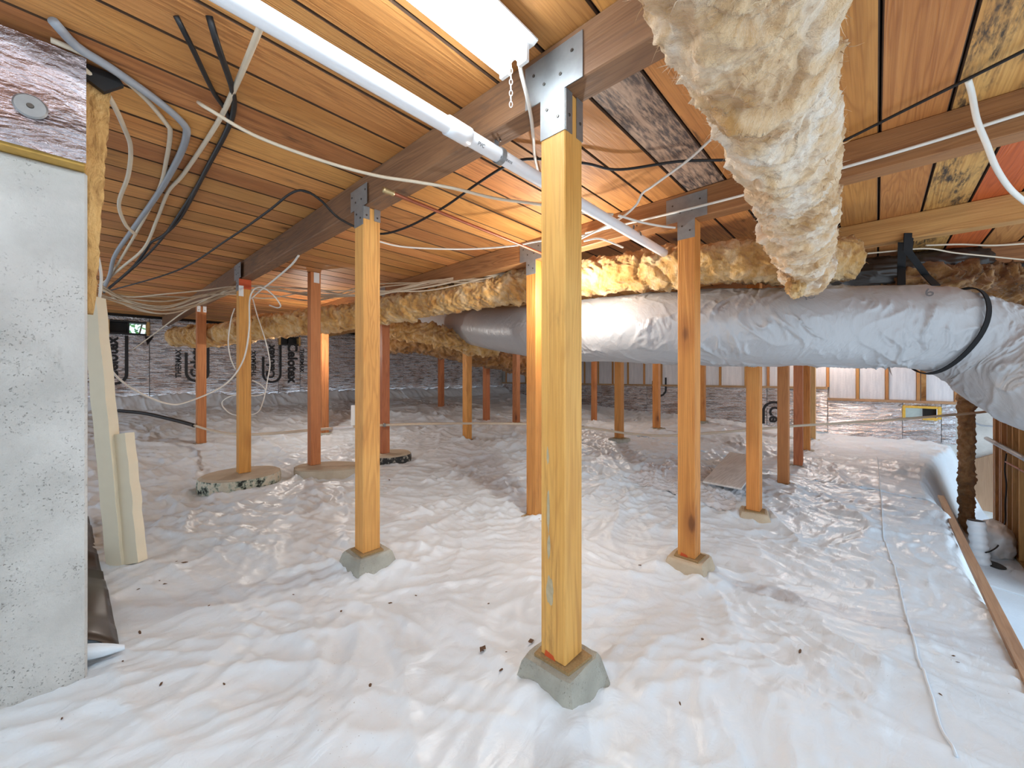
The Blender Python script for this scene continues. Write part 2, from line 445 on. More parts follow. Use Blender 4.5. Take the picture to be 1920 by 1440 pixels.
# key, px, distance or ('beam',k), base row, material, label
def on_beam(px, u): return u / ((px - 960) / F * SA + CA)
POSTS = [
 ('A', 1050, None, -.838, 'post_y', 'knotty yellow fir post with wide galvanised cap beside the fluorescent light'),
 ('B', 689, 1.97, -.866, 'post_y', 'honey fir post on a greenish concrete pier below the copper pipe elbow'),
 ('C', 457, 3.39, -.83, 'post_o', 'orange post with a red painted top end on a thick round footing'),
 ('D', 377, 4.69, -.80, 'post_r', 'thin reddish post standing before the foil wall nearest the daylight vent'),
 ('E', 589, 3.73, -.84, 'post_r', 'reddish post with one metal clip at its top, on the oblong footing'),
 ('F', 1292, on_beam(1292, 2.2), -.962, 'post_o', 'orange post with galvanised T plate on a sand coloured concrete pier'),
 ('G', 1003, on_beam(1003, 2.2), -1.005, 'post_o', 'pinkish post right behind the knotty yellow post, on a buried pier'),
 ('H', 720, on_beam(720, 2.2), -.845, 'post_r', 'reddish post standing on the black tarred round footing'),
 ('I', 1414, on_beam(1414, 3.41), -1.005, 'post_o', 'stained orange post beside the loose grey board under the silver duct'),
 ('J', 1469, on_beam(1469, 4.63), -1.045, 'post_r', 'brown post one step behind the stained orange post, on a flat pier'),
 ('K', 1497, on_beam(1497, 5.85), -1.077, 'post_r', 'dark brown post third in the row leading to the white foam panels'),
 ('L', 1512, on_beam(1512, 7.07), -1.07, 'post_o', 'brown post fourth in the row leading to the white foam panels'),
 ('M', 1523, on_beam(1523, 8.29), -1.07, 'post_p', 'pale yellow post last in the row, close to the white foam panels'),
 ('N', 1161, on_beam(1161, 4.63), -.79, 'post_o', 'post on a square pier crossed low down by the tan water pipe'),
 ('O', 1231, on_beam(1231, 5.85), -.78, 'post_o', 'two-tone post on a pier just behind the sagging tan water pipe'),
 ('P', 1114, on_beam(1114, 7.07), -.95, 'post_r', 'thin dark post beside the pale heap of plastic under the silver duct'),
 ('Q', 1317, on_beam(1317, 7.07), -.76, 'post_o', 'far post almost hidden behind the orange post with the T plate'),
 ('R', 876, on_beam(876, 3.41), -.836, 'post_o', 'orange post on a small pier beneath the left end of the silver duct'),
 ('S', 912, on_beam(912, 4.63), -.78, 'post_r', 'reddish post ringed by a dark cut in the plastic under the silver duct'),
 ('T', 968, on_beam(968, 4.63), -.74, 'post_r', 'brown post seen just beside the pinkish post under the silver duct'),
 ('X', 827, on_beam(827, 4.63), -.60, 'post_r', 'dark thin post standing between two bright sheets of foil wall'),
 ('Y', 608, on_beam(608, 2.2), -.78, 'post_r', 'dark post in shade right behind the post with one metal clip'),
]
PP = {}
for key, px, d, zb, m, lab in POSTS:
    if key == 'A': PP[key] = (beam1u(.70), .70)
    else:
        w = W(px, 705, d); PP[key] = (w.x, w.y)
ctrl = []
def cp(px, d, z): w = W(px, 705, d); ctrl.append((w.x, w.y, z))
for key, dz in dict(A=-.11, B=-.09, C=-.12, D=0, E=-.06, F=-.09, G=-.03, H=-.09, I=-.07, J=-.05, K=-.02, L=-.02, M=-.02, N=-.06, O=-.06, P=-.02, Q=-.05, R=-.04, S=0, T=-.05, X=-.0, Y=-.03).items():
    u, v = PP[key]; zb = [p for p in POSTS if p[0] == key][0][3]; ctrl.append((u, v, zb + dz))
for (px, d, z) in ((960, .9, -.93), (300, .95, -.94), (1750, 1.0, -1.03), (100, 1.15, -.95), (250, 1.95, -.95), (1650, 1.7, -1.08), (1600, 3.0, -1.09), (1700, 4.5, -1.06), (560, 1.6, -.96),
                   (830, 3.0, -1.0), (1150, 3.4, -.98)): cp(px, d, z)
for u in (0, 2, 4, 6): ctrl.append((u, 8.6, -.52)); ctrl.append((u, 7.2, -.64))
ctrl += [(-2, 0, -.93), (0, -1, -.95), (-2, 4, -.9), (-1, 6, -.75), (8.9, 8.6, -.55), (8.8, 3, -.88), (8.8, .6, -1.04), (8.8, -.6, -1.04), (8, 6, -.75), (2, -.4, -1.07), (4, -.4, -1.1), (6, -.3, -1.1), (-2, 8.6, -.5)]
K = np.array(ctrl)
def _tp(r2): return .5 * r2 * np.log(r2 + 1e-9)
def _fit():
    n = len(K); d2 = ((K[:, None, :2] - K[None, :, :2]) ** 2).sum(-1)
    Am = np.zeros((n + 3, n + 3)); Am[:n, :n] = _tp(d2) + np.eye(n) * .02
    Am[:n, n] = 1; Am[:n, n + 1:] = K[:, :2]; Am[n, :n] = 1; Am[n + 1:, :n] = K[:, :2].T
    return np.linalg.solve(Am, np.concatenate([K[:, 2], np.zeros(3)]))
_w = _fit()
def edge_v(u): return -.345 - .40 * sstep(6.0, 8.8, u) - .03 * np.sin(u * 3.1)
def ground(u, v, wr=True):
    u, v = np.broadcast_arrays(np.asarray(u, float), np.asarray(v, float))
    sh = u.shape; uu, vv = u.ravel(), v.ravel()
    z = np.full(uu.shape, _w[-3]) + _w[-2] * uu + _w[-1] * vv
    for k in range(len(K)):
        z += _w[k] * _tp((uu - K[k, 0]) ** 2 + (vv - K[k, 1]) ** 2)
    if wr:
        wx = uu + .18 * noise3(uu * 1.3, vv * 1.3, 3.3); wy = vv + .18 * noise3(uu * 1.3, vv * 1.3, 9.1)
        z += .030 * noise3(uu * .9, vv * .9, 1.7)
        amp = .75 + .55 * sstep(1.6, 3.8, np.hypot(uu, vv))
        taut = 1 - .42 * sstep(1.7, 2.7, uu) * (1 - sstep(.2, 1.1, vv))       # stretched smoother on the right
        for q, (th, f, st_, a_, ex) in enumerate(((.35, 2.4, .30, .034, 5), (1.25, 3.2, .22, .028, 6), (2.3, 3.6, .22, .026, 6), (.8, 6.5, .20, .020, 6), (1.9, 7.5, .20, .018, 6), (2.8, 8.5, .22, .016, 6), (.4, 12., .22, .010, 6), (2.1, 13., .22, .009, 6), (.1, 20., .25, .0048, 5), (1.5, 22., .25, .0046, 5))):
            c_, s__ = math.cos(th), math.sin(th)
            al, ac = wx * c_ + wy * s__, -wx * s__ + wy * c_
            m = sstep(-.45, .45, noise3(uu * f * .28 + 7 * q, vv * f * .28, 30. + q))
            r_ = 1 - np.abs(noise3(al * f * st_ + 3 * q, ac * f, 40. + 3 * q))
            z += amp * (taut if q not in (0, 1) else 1) * a_ * m * (r_ ** ex - .2)
        # pulled pleats towards the trench edge
        pl = sstep(-.9, -.35, vv) * (1 - sstep(-.2, .25, vv)) * sstep(3.2, 4.2, uu)
        z += pl * .035 * (1 - np.abs(noise3(uu * 3.4 - vv * 2.5, vv * .9 + uu * .3, 7.7))) ** 4
        z += .16 * np.exp(-(((uu - 7.4) ** 2 + (vv - 4.6) ** 2) / .16))       # heap of plastic
        # cut edges turned up at the piers
        for key, h, rr in (('A', .03, .19), ('B', .035, .18), ('F', .045, .18), ('I', .05, .16), ('R', .03, .16), ('N', .03, .17), ('O', .03, .17), ('J', .03, .15)):
            pu, pv = PP[key]; dd = np.maximum(np.abs(uu - pu), np.abs(vv - pv)); ang = np.arctan2(vv - pv, uu - pu)
            z += h * np.exp(-((dd - .11) / (rr * .38)) ** 2) * (.55 + .6 * noise3(np.cos(ang) * 2 + 5 * pu, np.sin(ang) * 2, pv))
    z += .17 * sstep(8.25, 8.62, vv)
    # round footings stand proud of the sheet: pull it down beneath them
    tr = 1 - sstep(edge_v(uu) - .33, edge_v(uu), vv)
    zt = -1.80 + .05 * noise3(uu * 2, vv * 2, 4.4)
    z = z * (1 - tr) + zt * tr
    return z.reshape(sh)
def gz(u, v): return float(ground(np.array([u]), np.array([v]))[0])

gu = np.concatenate([np.arange(-2.2, 3.4, .0125), np.arange(3.4, 5.2, .02), np.arange(5.2, 8.94, .035), [8.9]])
gv = np.concatenate([np.arange(-1.05, 3.2, .0125), np.arange(3.2, 5.2, .02), np.arange(5.2, 8.69, .035), [8.69]])
GU, GV = np.meshgrid(gu, gv, indexing='ij')
GZ = ground(GU, GV) + ZC
floor = structure(fast_mesh('floor', np.stack([GU, GV, GZ], -1), grid_faces(len(gu), len(gv), False)[:, ::-1].copy(), M['poly']))
def drape(pts, lift=.003, step=.02):
    """polyline of (u,v) laid on the sheet"""
    P = np.array(pts, float); L = np.concatenate([[0], np.cumsum(np.linalg.norm(np.diff(P, axis=0), axis=1))])
    s = np.arange(0, L[-1], step); uu = np.interp(s, L, P[:, 0]); vv = np.interp(s, L, P[:, 1])
    zz = ground(uu, vv) + ZC + lift
    return [Vector((a, b, c)) for a, b, c in zip(uu, vv, zz)]
def gp(px, py, z0=-1.05):
    w = WZ(px, py, z0)
    for _ in range(6): w = WZ(px, py, gz(w.x, w.y))
    return (w.x, w.y)
# welded seam of the sheet
sp = drape([gp(1645, 858), gp(1652, 930), gp(1656, 1000), gp(1680, 1070), gp(1700, 1160), gp(1735, 1270), gp(1765, 1370), gp(1800, 1437)], .004, .03)
seam = tube('sheet_seam', sp, .004, M['poly'], floor, n=len(sp), nseg=6)

# ------------------------------------------------------------------ ceiling boards
ceil = structure(box('ceiling', -2.2, 8.95, -1.2, 8.75, CEIL + ZC + .040, CEIL + ZC + .07, M['deck']))
PITCH, R0 = .187, -.010
_pm = {}
def plank_mesh(L, mat):
    k = (round(L, 3), mat)
    if k in _pm: return _pm[k]
    w, g, t, c = PITCH / 2 - .0025, .004, .038, .006
    prof = [(-w, t), (w, t), (w, c), (w - g, 0), (-w + g, 0), (-w, c)]
    vs_ = [(x, a, b) for x in (-L / 2 + .001, L / 2 - .001) for a, b in prof]
    n = 6; fs = [tuple(range(n - 1, -1, -1)), tuple(range(n, 2 * n))] + [(i, (i + 1) % n, (i + 1) % n + n, i + n) for i in range(n)]
    me = bpy.data.meshes.new('ceiling_board'); me.from_pydata(vs_, [], fs); me.update()
    bm = bmesh.new(); bm.from_mesh(me); bmesh.ops.recalc_face_normals(bm, faces=bm.faces); bm.to_mesh(me); bm.free()
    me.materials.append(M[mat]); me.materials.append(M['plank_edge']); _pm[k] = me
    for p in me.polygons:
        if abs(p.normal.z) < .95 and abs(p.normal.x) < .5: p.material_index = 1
    return me
joints = [.974, 2.2, 3.41, 4.63, 5.85, 7.07]
for i in range(-6, 47):
    v0 = R0 + PITCH * i; vc = v0 + PITCH / 2
    rr = random.Random(100 + i)
    cuts = sorted(rr.sample(joints[1:], 2) + ([joints[0]] if rr.random() < .5 else []))
    if i in (3, -2, -3): cuts = [.974, 2.2, 4.63]
    ends = [-2.2] + cuts + [8.92]
    for a, b in zip(ends[:-1], ends[1:]):
        mat = 'plank'
        if i == 3 and a >= .9 and b < 2.3: mat = 'plank_mold'
        if i in (-1, 0, 1) and a > -3: mat = 'plank_orange'
        if i == -2: mat = 'plank_yellow'
        if i == -3: mat = 'plank_red' if a > 2 else 'plank_yellow'
        if i == -4: mat = 'plank_orange'
        o = bpy.data.objects.new('ceiling_board', plank_mesh(b - a, mat)); link(o, ceil)
        o.location = Vector(((a + b) / 2, vc, CEIL + ZC + rr.uniform(-.0015, .0015))) - ceil.location

# ------------------------------------------------------------------ beams
beam_labels = ['mould-streaked timber beam carrying the galvanised post cap beside the fluorescent light',
 'timber beam with the straight white cable along its face', 'knotty orange beam that the black webbing strap is fixed to',
 'timber beam hidden above the silver duct, next after the strap beam', 'dark timber beam second after the strap beam',
 'dark timber beam third after the strap beam', 'dark timber beam close to the white foam panels']
for k, u in enumerate(BEAMU):
    Lb = 10.0; mat = ('beam', 'beam2', 'beam3')[min(k, 2)] if k < 3 else 'beam2'
    if k == 1: M['beam2'] = wood('wood_beam_brown', 'y', (.44, .205, .075), (.32, .135, .045), (.15, .055, .018), .4, .1)
    if k == 2:
        M['beam3'] = wood('wood_beam_orange', 'y', (.66, .36, .12), (.52, .25, .07), (.30, .12, .03), .7, .1)
    o = bmobj('ceiling_beam', boxbm(-.0445, .0445, -Lb / 2, Lb / 2, -(CEIL - BEAMB) / 2, (CEIL - BEAMB) / 2 - .0005, .004), M[mat])
    vc = 8.62 - Lb / 2
    o.location = (u if k else beam1u(vc), vc, (CEIL + BEAMB) / 2 + ZC)
    if k == 0: o.rotation_euler.z = math.atan(.0155)
    tag(o, beam_labels[k], 'beam', 'ceiling beams')

# ------------------------------------------------------------------ posts, piers, footings
S2 = .0445
def screw_mesh():
    bm = bmesh.new(); bmesh.ops.create_cone(bm, cap_ends=True, segments=8, radius1=.005, radius2=.004, depth=.003)
    me = bpy.data.meshes.new('screw'); bm.to_mesh(me); bm.free(); me.materials.append(M['screw']); return me
SCREW = screw_mesh()
def add_screw(parent, loc, axis):
    o = bpy.data.objects.new('screw', SCREW); link(o, parent); o.location = loc
    o.rotation_euler = {'x': (0, math.pi / 2, 0), 'y': (math.pi / 2, 0, 0)}[axis]
def post(key, zb, m, lab, top=BEAMB):
    u, v = PP[key]
    root = empty('support_post', (u, v, zb + ZC), lab, 'post', 'support posts')
    h = top - zb
    bm = boxbm(-S2, S2, -S2, S2, 0, h, .003)
    bmobj('timber', bm, M[m], root)
    return root, h
roots = {}
for key, px, d, zb, m, lab in POSTS:
    roots[key] = post(key, zb, m, lab, CEIL - .001 if key == 'E' else BEAMB - .0005)
def tplate(root, h, side, up=.13, wide=.105, down=.10, mat='galv'):
    """T shaped strap: wide on the beam, narrow on the post"""
    x = side * (S2 + .0012)
    out = [(-S2, h - down), (S2, h - down), (S2, h - .0), (wide, h), (wide, h + up), (-wide, h + up), (-wide, h), (-S2, h)]
    o = prism('bracket_plate', out, 'x', x - .0012, x + .0012, M[mat], root)
    for (a, b) in ((-.02, h - down * .6), (.02, h - down * .3), (-.03, h + up * .35), (.03, h + up * .35), (.07, h + up * .7), (-.07, h + up * .7)):
        add_screw(o, (x + side * .0018, a, b), 'x')
def tabs(root, h, hh=.09, mat='galv', gap=.012):
    for a, b in ((-S2, -gap), (gap, S2)):
        o = box('bracket_tab', a, b, -S2 - .003, -S2, h - hh, h, M[mat]); o.parent = root
        add_screw(o, (0, -.0025, -.012), 'y')
for key, dn in (('A', .12), ('F', .10), ('G', .10), ('B', .09), ('H', .09), ('C', .1)):
    r, h = roots[key]
    tplate(r, h, -1, down=dn, up=.13 if key != 'B' else .10, wide=.105 if key != 'B' else .085)
tabs(*roots['A'], hh=.12); tabs(*roots['B'], hh=.06); tabs(*roots['D'], hh=.07, mat='whitetin')
r, h = roots['E']; o = box('metal_clip', -.02, .03, -S2 - .004, -S2, h - .10, h - .004, M['whitetin']); o.parent = r
r, h = roots['C']
o = box('red_painted_end', -S2 - .0008, S2 + .0008, -S2 - .0008, S2 + .0008, h - .085, h - .002, M['redpaint']); o.parent = r
o = box('metal_clip', -S2 - .002, -.012, -S2 - .0045, -S2 - .001, h - .15, h - .06, M['whitetin']); o.parent = r
r, h = roots['B']
o = box('paper_tag', -S2 - .018, S2 + .004, S2 + .001, S2 + .003, .62, .72, M['paper']); o.parent = r
r, h = roots['A']
M['putty'] = plain('dried_putty', (.46, .38, .24), .9, 0, .25, 60)
for (yy, zz, hh, ww) in ((.010, .20, .085, .013), (.014, .33, .07, .006), (.016, .44, .13, .005), (.018, .60, .05, .004)):
    # dried smears of putty on the face
    out = []
    for t_ in np.linspace(0, 2 * math.pi, 26, endpoint=False):
        k_ = 1 + .25 * float(noise3(math.cos(t_) * 2 + zz * 9, math.sin(t_) * 2, zz))
        out.append((yy + ww * math.cos(t_) * k_, zz + hh / 2 * math.sin(t_) * k_))
    prism('putty_smear', out, 'x', -S2 - .0008, -S2 + .0005, M['putty'], r)
for key in ('A', 'F'):
    r, h = roots[key]
    prism('red_paint_mark', [(-.01, .0), (.03, .0), (.026, .018), (-.002, .012)], 'x', -S2 - .001, -S2 + .0005, M['redpaint'], r)

def pier(key, ht, top, bot, mat, label, rot=0.0, shim=True, flat=False):
    u, v = PP[key]; zb = [p for p in POSTS if p[0] == key][0][3]
    t0 = .008 if shim else 0.0
    root = empty('pier_block', (u, v, zb + ZC - t0 - ht), label, 'pier', 'concrete piers')
    bm = bmesh.new()
    lv = [(0, bot), (ht * .45, bot * .97), (ht * .94, top * 1.06), (ht, top * .97)]
    rg = random.Random(hash(key) % 99 if False else ord(key))
    rings = []
    n = 6
    for z, hw in lv:
        ring = []
        for sx, sy in ((-1, -1), (1, -1), (1, 1), (-1, 1)):
            nx, ny = {(-1, -1): (1, 0), (1, -1): (0, 1), (1, 1): (-1, 0), (-1, 1): (0, -1)}[(sx, sy)]
            for k in range(n):
                f = k / n * 2 * hw
                f = min(max(f, hw * .10), 2 * hw * .95)
                ring.append(bm.verts.new((sx * hw + nx * f + rg.uniform(-.0015, .0015), sy * hw + ny * f + rg.uniform(-.0015, .0015), z + rg.uniform(-.001, .001))))
        rings.append(ring)
    for a, b in zip(rings[:-1], rings[1:]):
        for i in range(len(a)): bm.faces.new((a[i], a[(i + 1) % len(a)], b[(i + 1) % len(a)], b[i]))
    bm.faces.new(rings[-1]); bm.faces.new(list(reversed(rings[0])))
    bmobj('block', bm, M[mat], root)
    root.rotation_euler.z = rot
    if shim:
        sh = [(-.062 + rg.uniform(-.008, .008), -.066), (.05, -.07 + rg.uniform(-.006, .006)), (.066, .05), (.0, .066), (-.06, .058)]
        prism('felt_shim', sh, 'z', ht - .001, ht + t0, M['shingle'], root)
    return root
pier('A', .19, .085, .118, 'pier', 'grey concrete pier under the knotty yellow post by the fluorescent light')
pier('B', .17, .085, .118, 'pier', 'greenish concrete pier with crumpled felt shim below the honey post')
pier('F', .18, .088, .122, 'pier_w', 'sand coloured concrete pier under the orange post with the T plate')
pier('G', .10, .085, .105, 'pier_w', 'mostly buried concrete pier under the pinkish post', rot=.25)
pier('I', .14, .085, .12, 'pier_w', 'chipped pale pier under the stained orange post', rot=.2)
pier('J', .09, .085, .10, 'pier_w', 'low flat pier under the brown post behind the stained orange post')
pier('N', .16, .10, .13, 'pier', 'square pier under the post crossed by the tan water pipe')
pier('O', .14, .10, .13, 'pier', 'small pier under the two-tone post behind the tan water pipe')
pier('R', .14, .09, .12, 'pier', 'small grey pier under the post by the left end of the silver duct')
pier('K', .08, .085, .10, 'pier', 'low pier under the third post of the row to the foam panels', shim=False)
pier('L', .08, .085, .10, 'pier', 'low pier under the fourth post of the row to the foam panels', shim=False)
pier('M', .08, .095, .11, 'pier', 'low pier under the pale yellow post at the foam panels', shim=False)
for key in 'DPQSTXY':
    pier(key, .1, .075, .085, 'pier', {'D': 'buried pier under the thin reddish post near the daylight vent', 'P': 'buried pier under the thin dark post by the plastic heap', 'Q': 'buried pier of the far post behind the T plate post',
      'S': 'buried pier inside the dark cut in the plastic', 'T': 'buried pier of the brown post beside the pinkish post', 'X': 'buried pier of the thin post between two foil sheets', 'Y': 'buried pier of the dark post behind the clipped post'}[key], shim=False)

def footing(name, cu, cv, zt, ht, outline, top_m, side_m, label):
    root = empty(name, (cu, cv, zt - ht + ZC), label, 'footing', 'round footings')
    n = len(outline); rg = random.Random(n)
    vs_, fs = [], []
    for j, (z, s) in enumerate(((0, .98), (ht * .3, 1.0), (ht * .75, 1.0), (ht * .93, .985))):
        for (a, b) in outline: vs_.append((a * s + rg.uniform(-.004, .004), b * s + rg.uniform(-.004, .004), z + (rg.uniform(-.008, .008) if 0 < j < 3 else 0)))
    for j in range(3):
        for i in range(n): fs.append((j * n + i, j * n + (i + 1) % n, (j + 1) * n + (i + 1) % n, (j + 1) * n + i))
    fs.append(tuple(range(n - 1, -1, -1)))
    mobj('side', vs_, fs, M[side_m], root)
    vt = [(a * .985, b * .985, ht * .93) for a, b in outline] + [(a * .90, b * .90, ht + .0) for a, b in outline]
    ft = [(i, (i + 1) % n, (i + 1) % n + n, i + n) for i in range(n)] + [tuple(range(n, 2 * n))]
    mobj('top', vt, ft, M[top_m], root)
    return root
def oval(a, b, rot, wob, n=40):
    out = []
    for t in np.linspace(0, 2 * math.pi, n, endpoint=False):
        k = 1 + wob * math.sin(3 * t + 1) + wob * .6 * math.sin(5 * t)
        x, y = a * math.cos(t) * k, b * math.sin(t) * k
        out.append((x * math.cos(rot) - y * math.sin(rot), x * math.sin(rot) + y * math.cos(rot)))
    return out
u, v = PP['C']; footing('round_footing', u - .02, v + .0, -.831, .20, oval(.30, .27, 0, .015), 'footing', 'footside', 'thick round concrete footing with torn form paper under the red-topped post')
u, v = PP['E']; footing('round_footing', u + .09, v - .15, -.841, .16, oval(.34, .20, -A + .0, .04), 'footing', 'footing', 'oblong broken concrete footing under the post with one metal clip')
u, v = PP['H']; footing('round_footing', u + .05, v - .03, -.846, .20, oval(.24, .22, 0, .01), 'footing', 'tar', 'round footing with black tarred side beyond the honey post')

# ------------------------------------------------------------------ near left concrete wall end with insulation
wl = structure(box('wall_left', -2.2, -.006, 1.80, 2.02, -1.05 + ZC, .632 + ZC, M['concrete'], bev=.006))
ins = empty('insulation_board', (-1.1, 1.79, .64 + ZC), 'foil faced insulation board with round washer above the concrete wall', 'insulation')
def localbox(name, x0, x1, y0, y1, z0, z1, mat, parent, bev=0):
    o = box(name, x0, x1, y0, y1, z0, z1, mat, None, bev); o.parent = parent; o.location = o.location - parent.location; return o
localbox('foam_core', -2.2, -.010, 1.752, 1.84, .634 + ZC, .955 + ZC, M['foam_y'], ins, .003)
# wrinkled foil skin
fu = np.linspace(-2.2, -.008, 220); fz = np.linspace(.640, .955, 60); FU, FZ = np.meshgrid(fu, fz, indexing='ij')
fv = 1.748 - .010 * np.abs(fbm(FU * 2.2 + FZ, FZ * 9 - FU * 2, 3.3, 4)) - .003
sk = fast_mesh('foil_skin', np.stack([FU + 1.1, fv - 1.79, FZ - .64], -1), grid_faces(220, 60, False), M['foil_gloss'], ins)
w = WV(57, 200, 1.735)
wa = bmesh.new(); bmesh.ops.create_cone(wa, cap_ends=True, segments=24, radius1=.033, radius2=.029, depth=.004)
bmesh.ops.rotate(wa, verts=wa.verts, cent=(0, 0, 0), matrix=Matrix.Rotation(math.pi / 2, 3, 'X'))
wo = bmobj('washer', wa, M['galv'], ins); wo.location = Vector((w.x, 1.731, w.z)) - ins.location
wa = bmesh.new(); bmesh.ops.create_cone(wa, cap_ends=True, segments=12, radius1=.008, radius2=.006, depth=.004)
bmesh.ops.rotate(wa, verts=wa.verts, cent=(0, 0, 0), matrix=Matrix.Rotation(math.pi / 2, 3, 'X'))
so = bmobj('nail_head', wa, M['screw'], wo); so.location = (0, -.003, 0)
# torn brown strip beside the wall end
zs = np.linspace(.20, .97, 40); rg = random.Random(5)
edge = [(.006 + .040 * ((z - .2) / .77) ** .8 + rg.uniform(-.003, .003), z) for z in zs]
out = [(-.05, .97), (-.05, .20)] + edge
o = prism('insulation_strip', [(a, b - .2) for a, b in out], 'y', 0, .05, M['batt'], None, (0, 1.815, .2 + ZC)); o.location.y = 1.83 - .0
tag(o, 'torn brown insulation strip hanging beside the concrete wall end', 'insulation')
o = prism('dark_gap_plate', [(-.06, .90), (-.005, .925), (.03, .905), (.055, .93), (.075, .95), (.06, .972), (-.06, .972)], 'y', 0, .02, M['dark'], None, (0, 1.80, ZC))  # dark plate painted in for the shade of the gap above the board
tag(o, 'dark plate for the shaded gap where the cables come over the insulation board', 'gap plate')
# ------------------------------------------------------------------ leaning foam offcuts
def slab(name, b0, t0, width, thick, mat, label, cat):
    """strip leaning from foot b0 to head t0 (left edge points), facing the doorway"""
    up = (t0 - b0); L = up.length; up.normalize()
    side = Vector((SA, -CA, 0)); side = (side - up * side.dot(up)).normalized(); nrm = up.cross(side).normalized()
    root = bpy.data.objects.new(name, None)
    bm = bmesh.new(); rg = random.Random(int(L * 1000)); n = 14
    secs = []
    for i in range(n):
        f = i / (n - 1); c = up * (L * f); j = rg.uniform(-.0035, .0035)
        secs.append([bm.verts.new(c + side * (a * width + j) + nrm * (b * thick)) for a, b in ((0, 0), (1, 0), (1, 1), (0, 1))])
    for a, b in zip(secs[:-1], secs[1:]):
        for i in range(4): bm.faces.new((a[i], a[(i + 1) % 4], b[(i + 1) % 4], b[i]))
    bm.faces.new(list(reversed(secs[0]))); bm.faces.new(secs[-1])
    bmesh.ops.recalc_face_normals(bm, faces=bm.faces)
    o = bmobj(name, bm, M[mat]); o.location = b0; tag(o, label, cat, 'foam offcuts')
    return o
b = W(200, 1069, 1.90); t = W(152, 560, 1.98)
slab('foam_offcut', b, t, .075, .05, 'foam', 'long cream foam offcut leaning behind the concrete wall end', 'foam')
b = W(231, 1060, 1.915); t = W(208, 816, 1.96)
slab('foam_offcut', b, t, .072, .05, 'foam', 'short cream foam offcut leaning against the long one', 'foam')

# turned-up edge of the sheet along the concrete wall: black underside showing
def flap():
    curve = [(224, 1226), (214, 1180), (204, 1130), (194, 1085), (184, 1045), (174, 1005), (166, 975)]
    pts = [gp(a, b, -.95) for a, b in curve]
    P = crom([Vector((a, b, 0)) for a, b in pts], 30); cols = 12; vs_ = []
    for i, p in enumerate(P):
        f = i / 29; zb = gz(p[0], p[1]) + ZC
        for j in range(cols):
            g = j / (cols - 1)
            h = .012 + .075 * math.sin(min(g * 1.25, 1) * math.pi * .5) + .012 * math.sin(7 * f + 4 * g)
            vs_.append((p[0] - .20 * g * (1 - .3 * f), p[1] + .03 * g + .012 * math.sin(6 * g) * (1 - f), zb + h))
    fs = [(i * cols + j, i * cols + j + 1, (i + 1) * cols + j + 1, (i + 1) * cols + j) for i in range(29) for j in range(cols - 1)]
    o = mobj('turned_up_edge', vs_, fs, M['blackpoly'], floor, True)
    md = o.modifiers.new('thickness', 'SOLIDIFY'); md.thickness = .002
    # white curl at its near end
    p = P[0]; zb = gz(p[0], p[1]) + ZC; vs_, fs = [], []
    for i in range(16):
        g = i / 15
        for j in range(8):
            a = j / 7 * 3.6
            r = .008 + .018 * math.sin(g * math.pi)
            vs_.append((p[0] + .012 - .19 * g, p[1] - .012 + .02 * g - r * math.sin(a), zb + .022 + .06 * g * (1 - .2 * g) + r * math.cos(a)))
    fs = [(i * 8 + j, i * 8 + j + 1, (i + 1) * 8 + j + 1, (i + 1) * 8 + j) for i in range(15) for j in range(7)]
    mobj('sheet_curl', vs_, fs, M['poly'], floor, True)
flap()

# ------------------------------------------------------------------ back wall (foil), with vents and print
back = structure(empty('wall_back', (0, WALLV, ZC)))
def wbox(name, par, *a, **k): return localbox(name, *a, par, **k)
def back_wall():
    y0, y1 = WALLV + .05, WALLV + .25
    # foundation behind the boards with two vent openings
    vents = [(.17, .66, .655, .875), (2.55, 2.95, .62, .80)]
    us = [-2.2, .17, .66, 2.55, 2.95, 9.2]
    for a, b in zip(us[:-1], us[1:]):
        vt = [q for q in vents if abs(q[0] - a) < 1e-6]
        if vt:
            _, _, z0, z1 = vt[0]
            wbox('foundation', back, a, b, y0, y1, -1.2 + ZC, z0 + ZC, M['concrete']); wbox('foundation', back, a, b, y0, y1, z1 + ZC, 1.1 + ZC, M['concrete'])
        else: wbox('foundation', back, a, b, y0, y1, -1.2 + ZC, 1.1 + ZC, M['concrete'])
    # foil boards
    bu = [-2.2, -1.0, .17, .66, 1.86, 2.55, 2.95, 4.15, 5.35, 6.55, 7.75, 8.9]
    for a, b in zip(bu[:-1], bu[1:]):
        g = .003
        rg = random.Random(int(a * 77)); d = rg.uniform(0, .006)
        vt = [q for q in vents if abs(q[0] - a) < 1e-6]
        if vt:
            _, _, z0, z1 = vt[0]
            wbox('foil_board', back, a + g, b - g, WALLV + d, WALLV + .05, -.36 + ZC, z0 + ZC, M['foil'], bev=.003)
            wbox('foil_board', back, a + g, b - g, WALLV + d, WALLV + .05, z1 + ZC, .94 + ZC, M['foil'], bev=.003)
        else:
            wbox('foil_board', back, a + g, b - g, WALLV + d, WALLV + .05, -.36 + rg.uniform(-.03, .0) + ZC, .94 + ZC, M['foil'], bev=.003)
    # dark rim above the boards
    wbox('rim_joist', back, -2.2, 8.9, WALLV - .02, WALLV + .05, .945 + ZC, 1.02 + ZC, M['deck'])
back_wall()
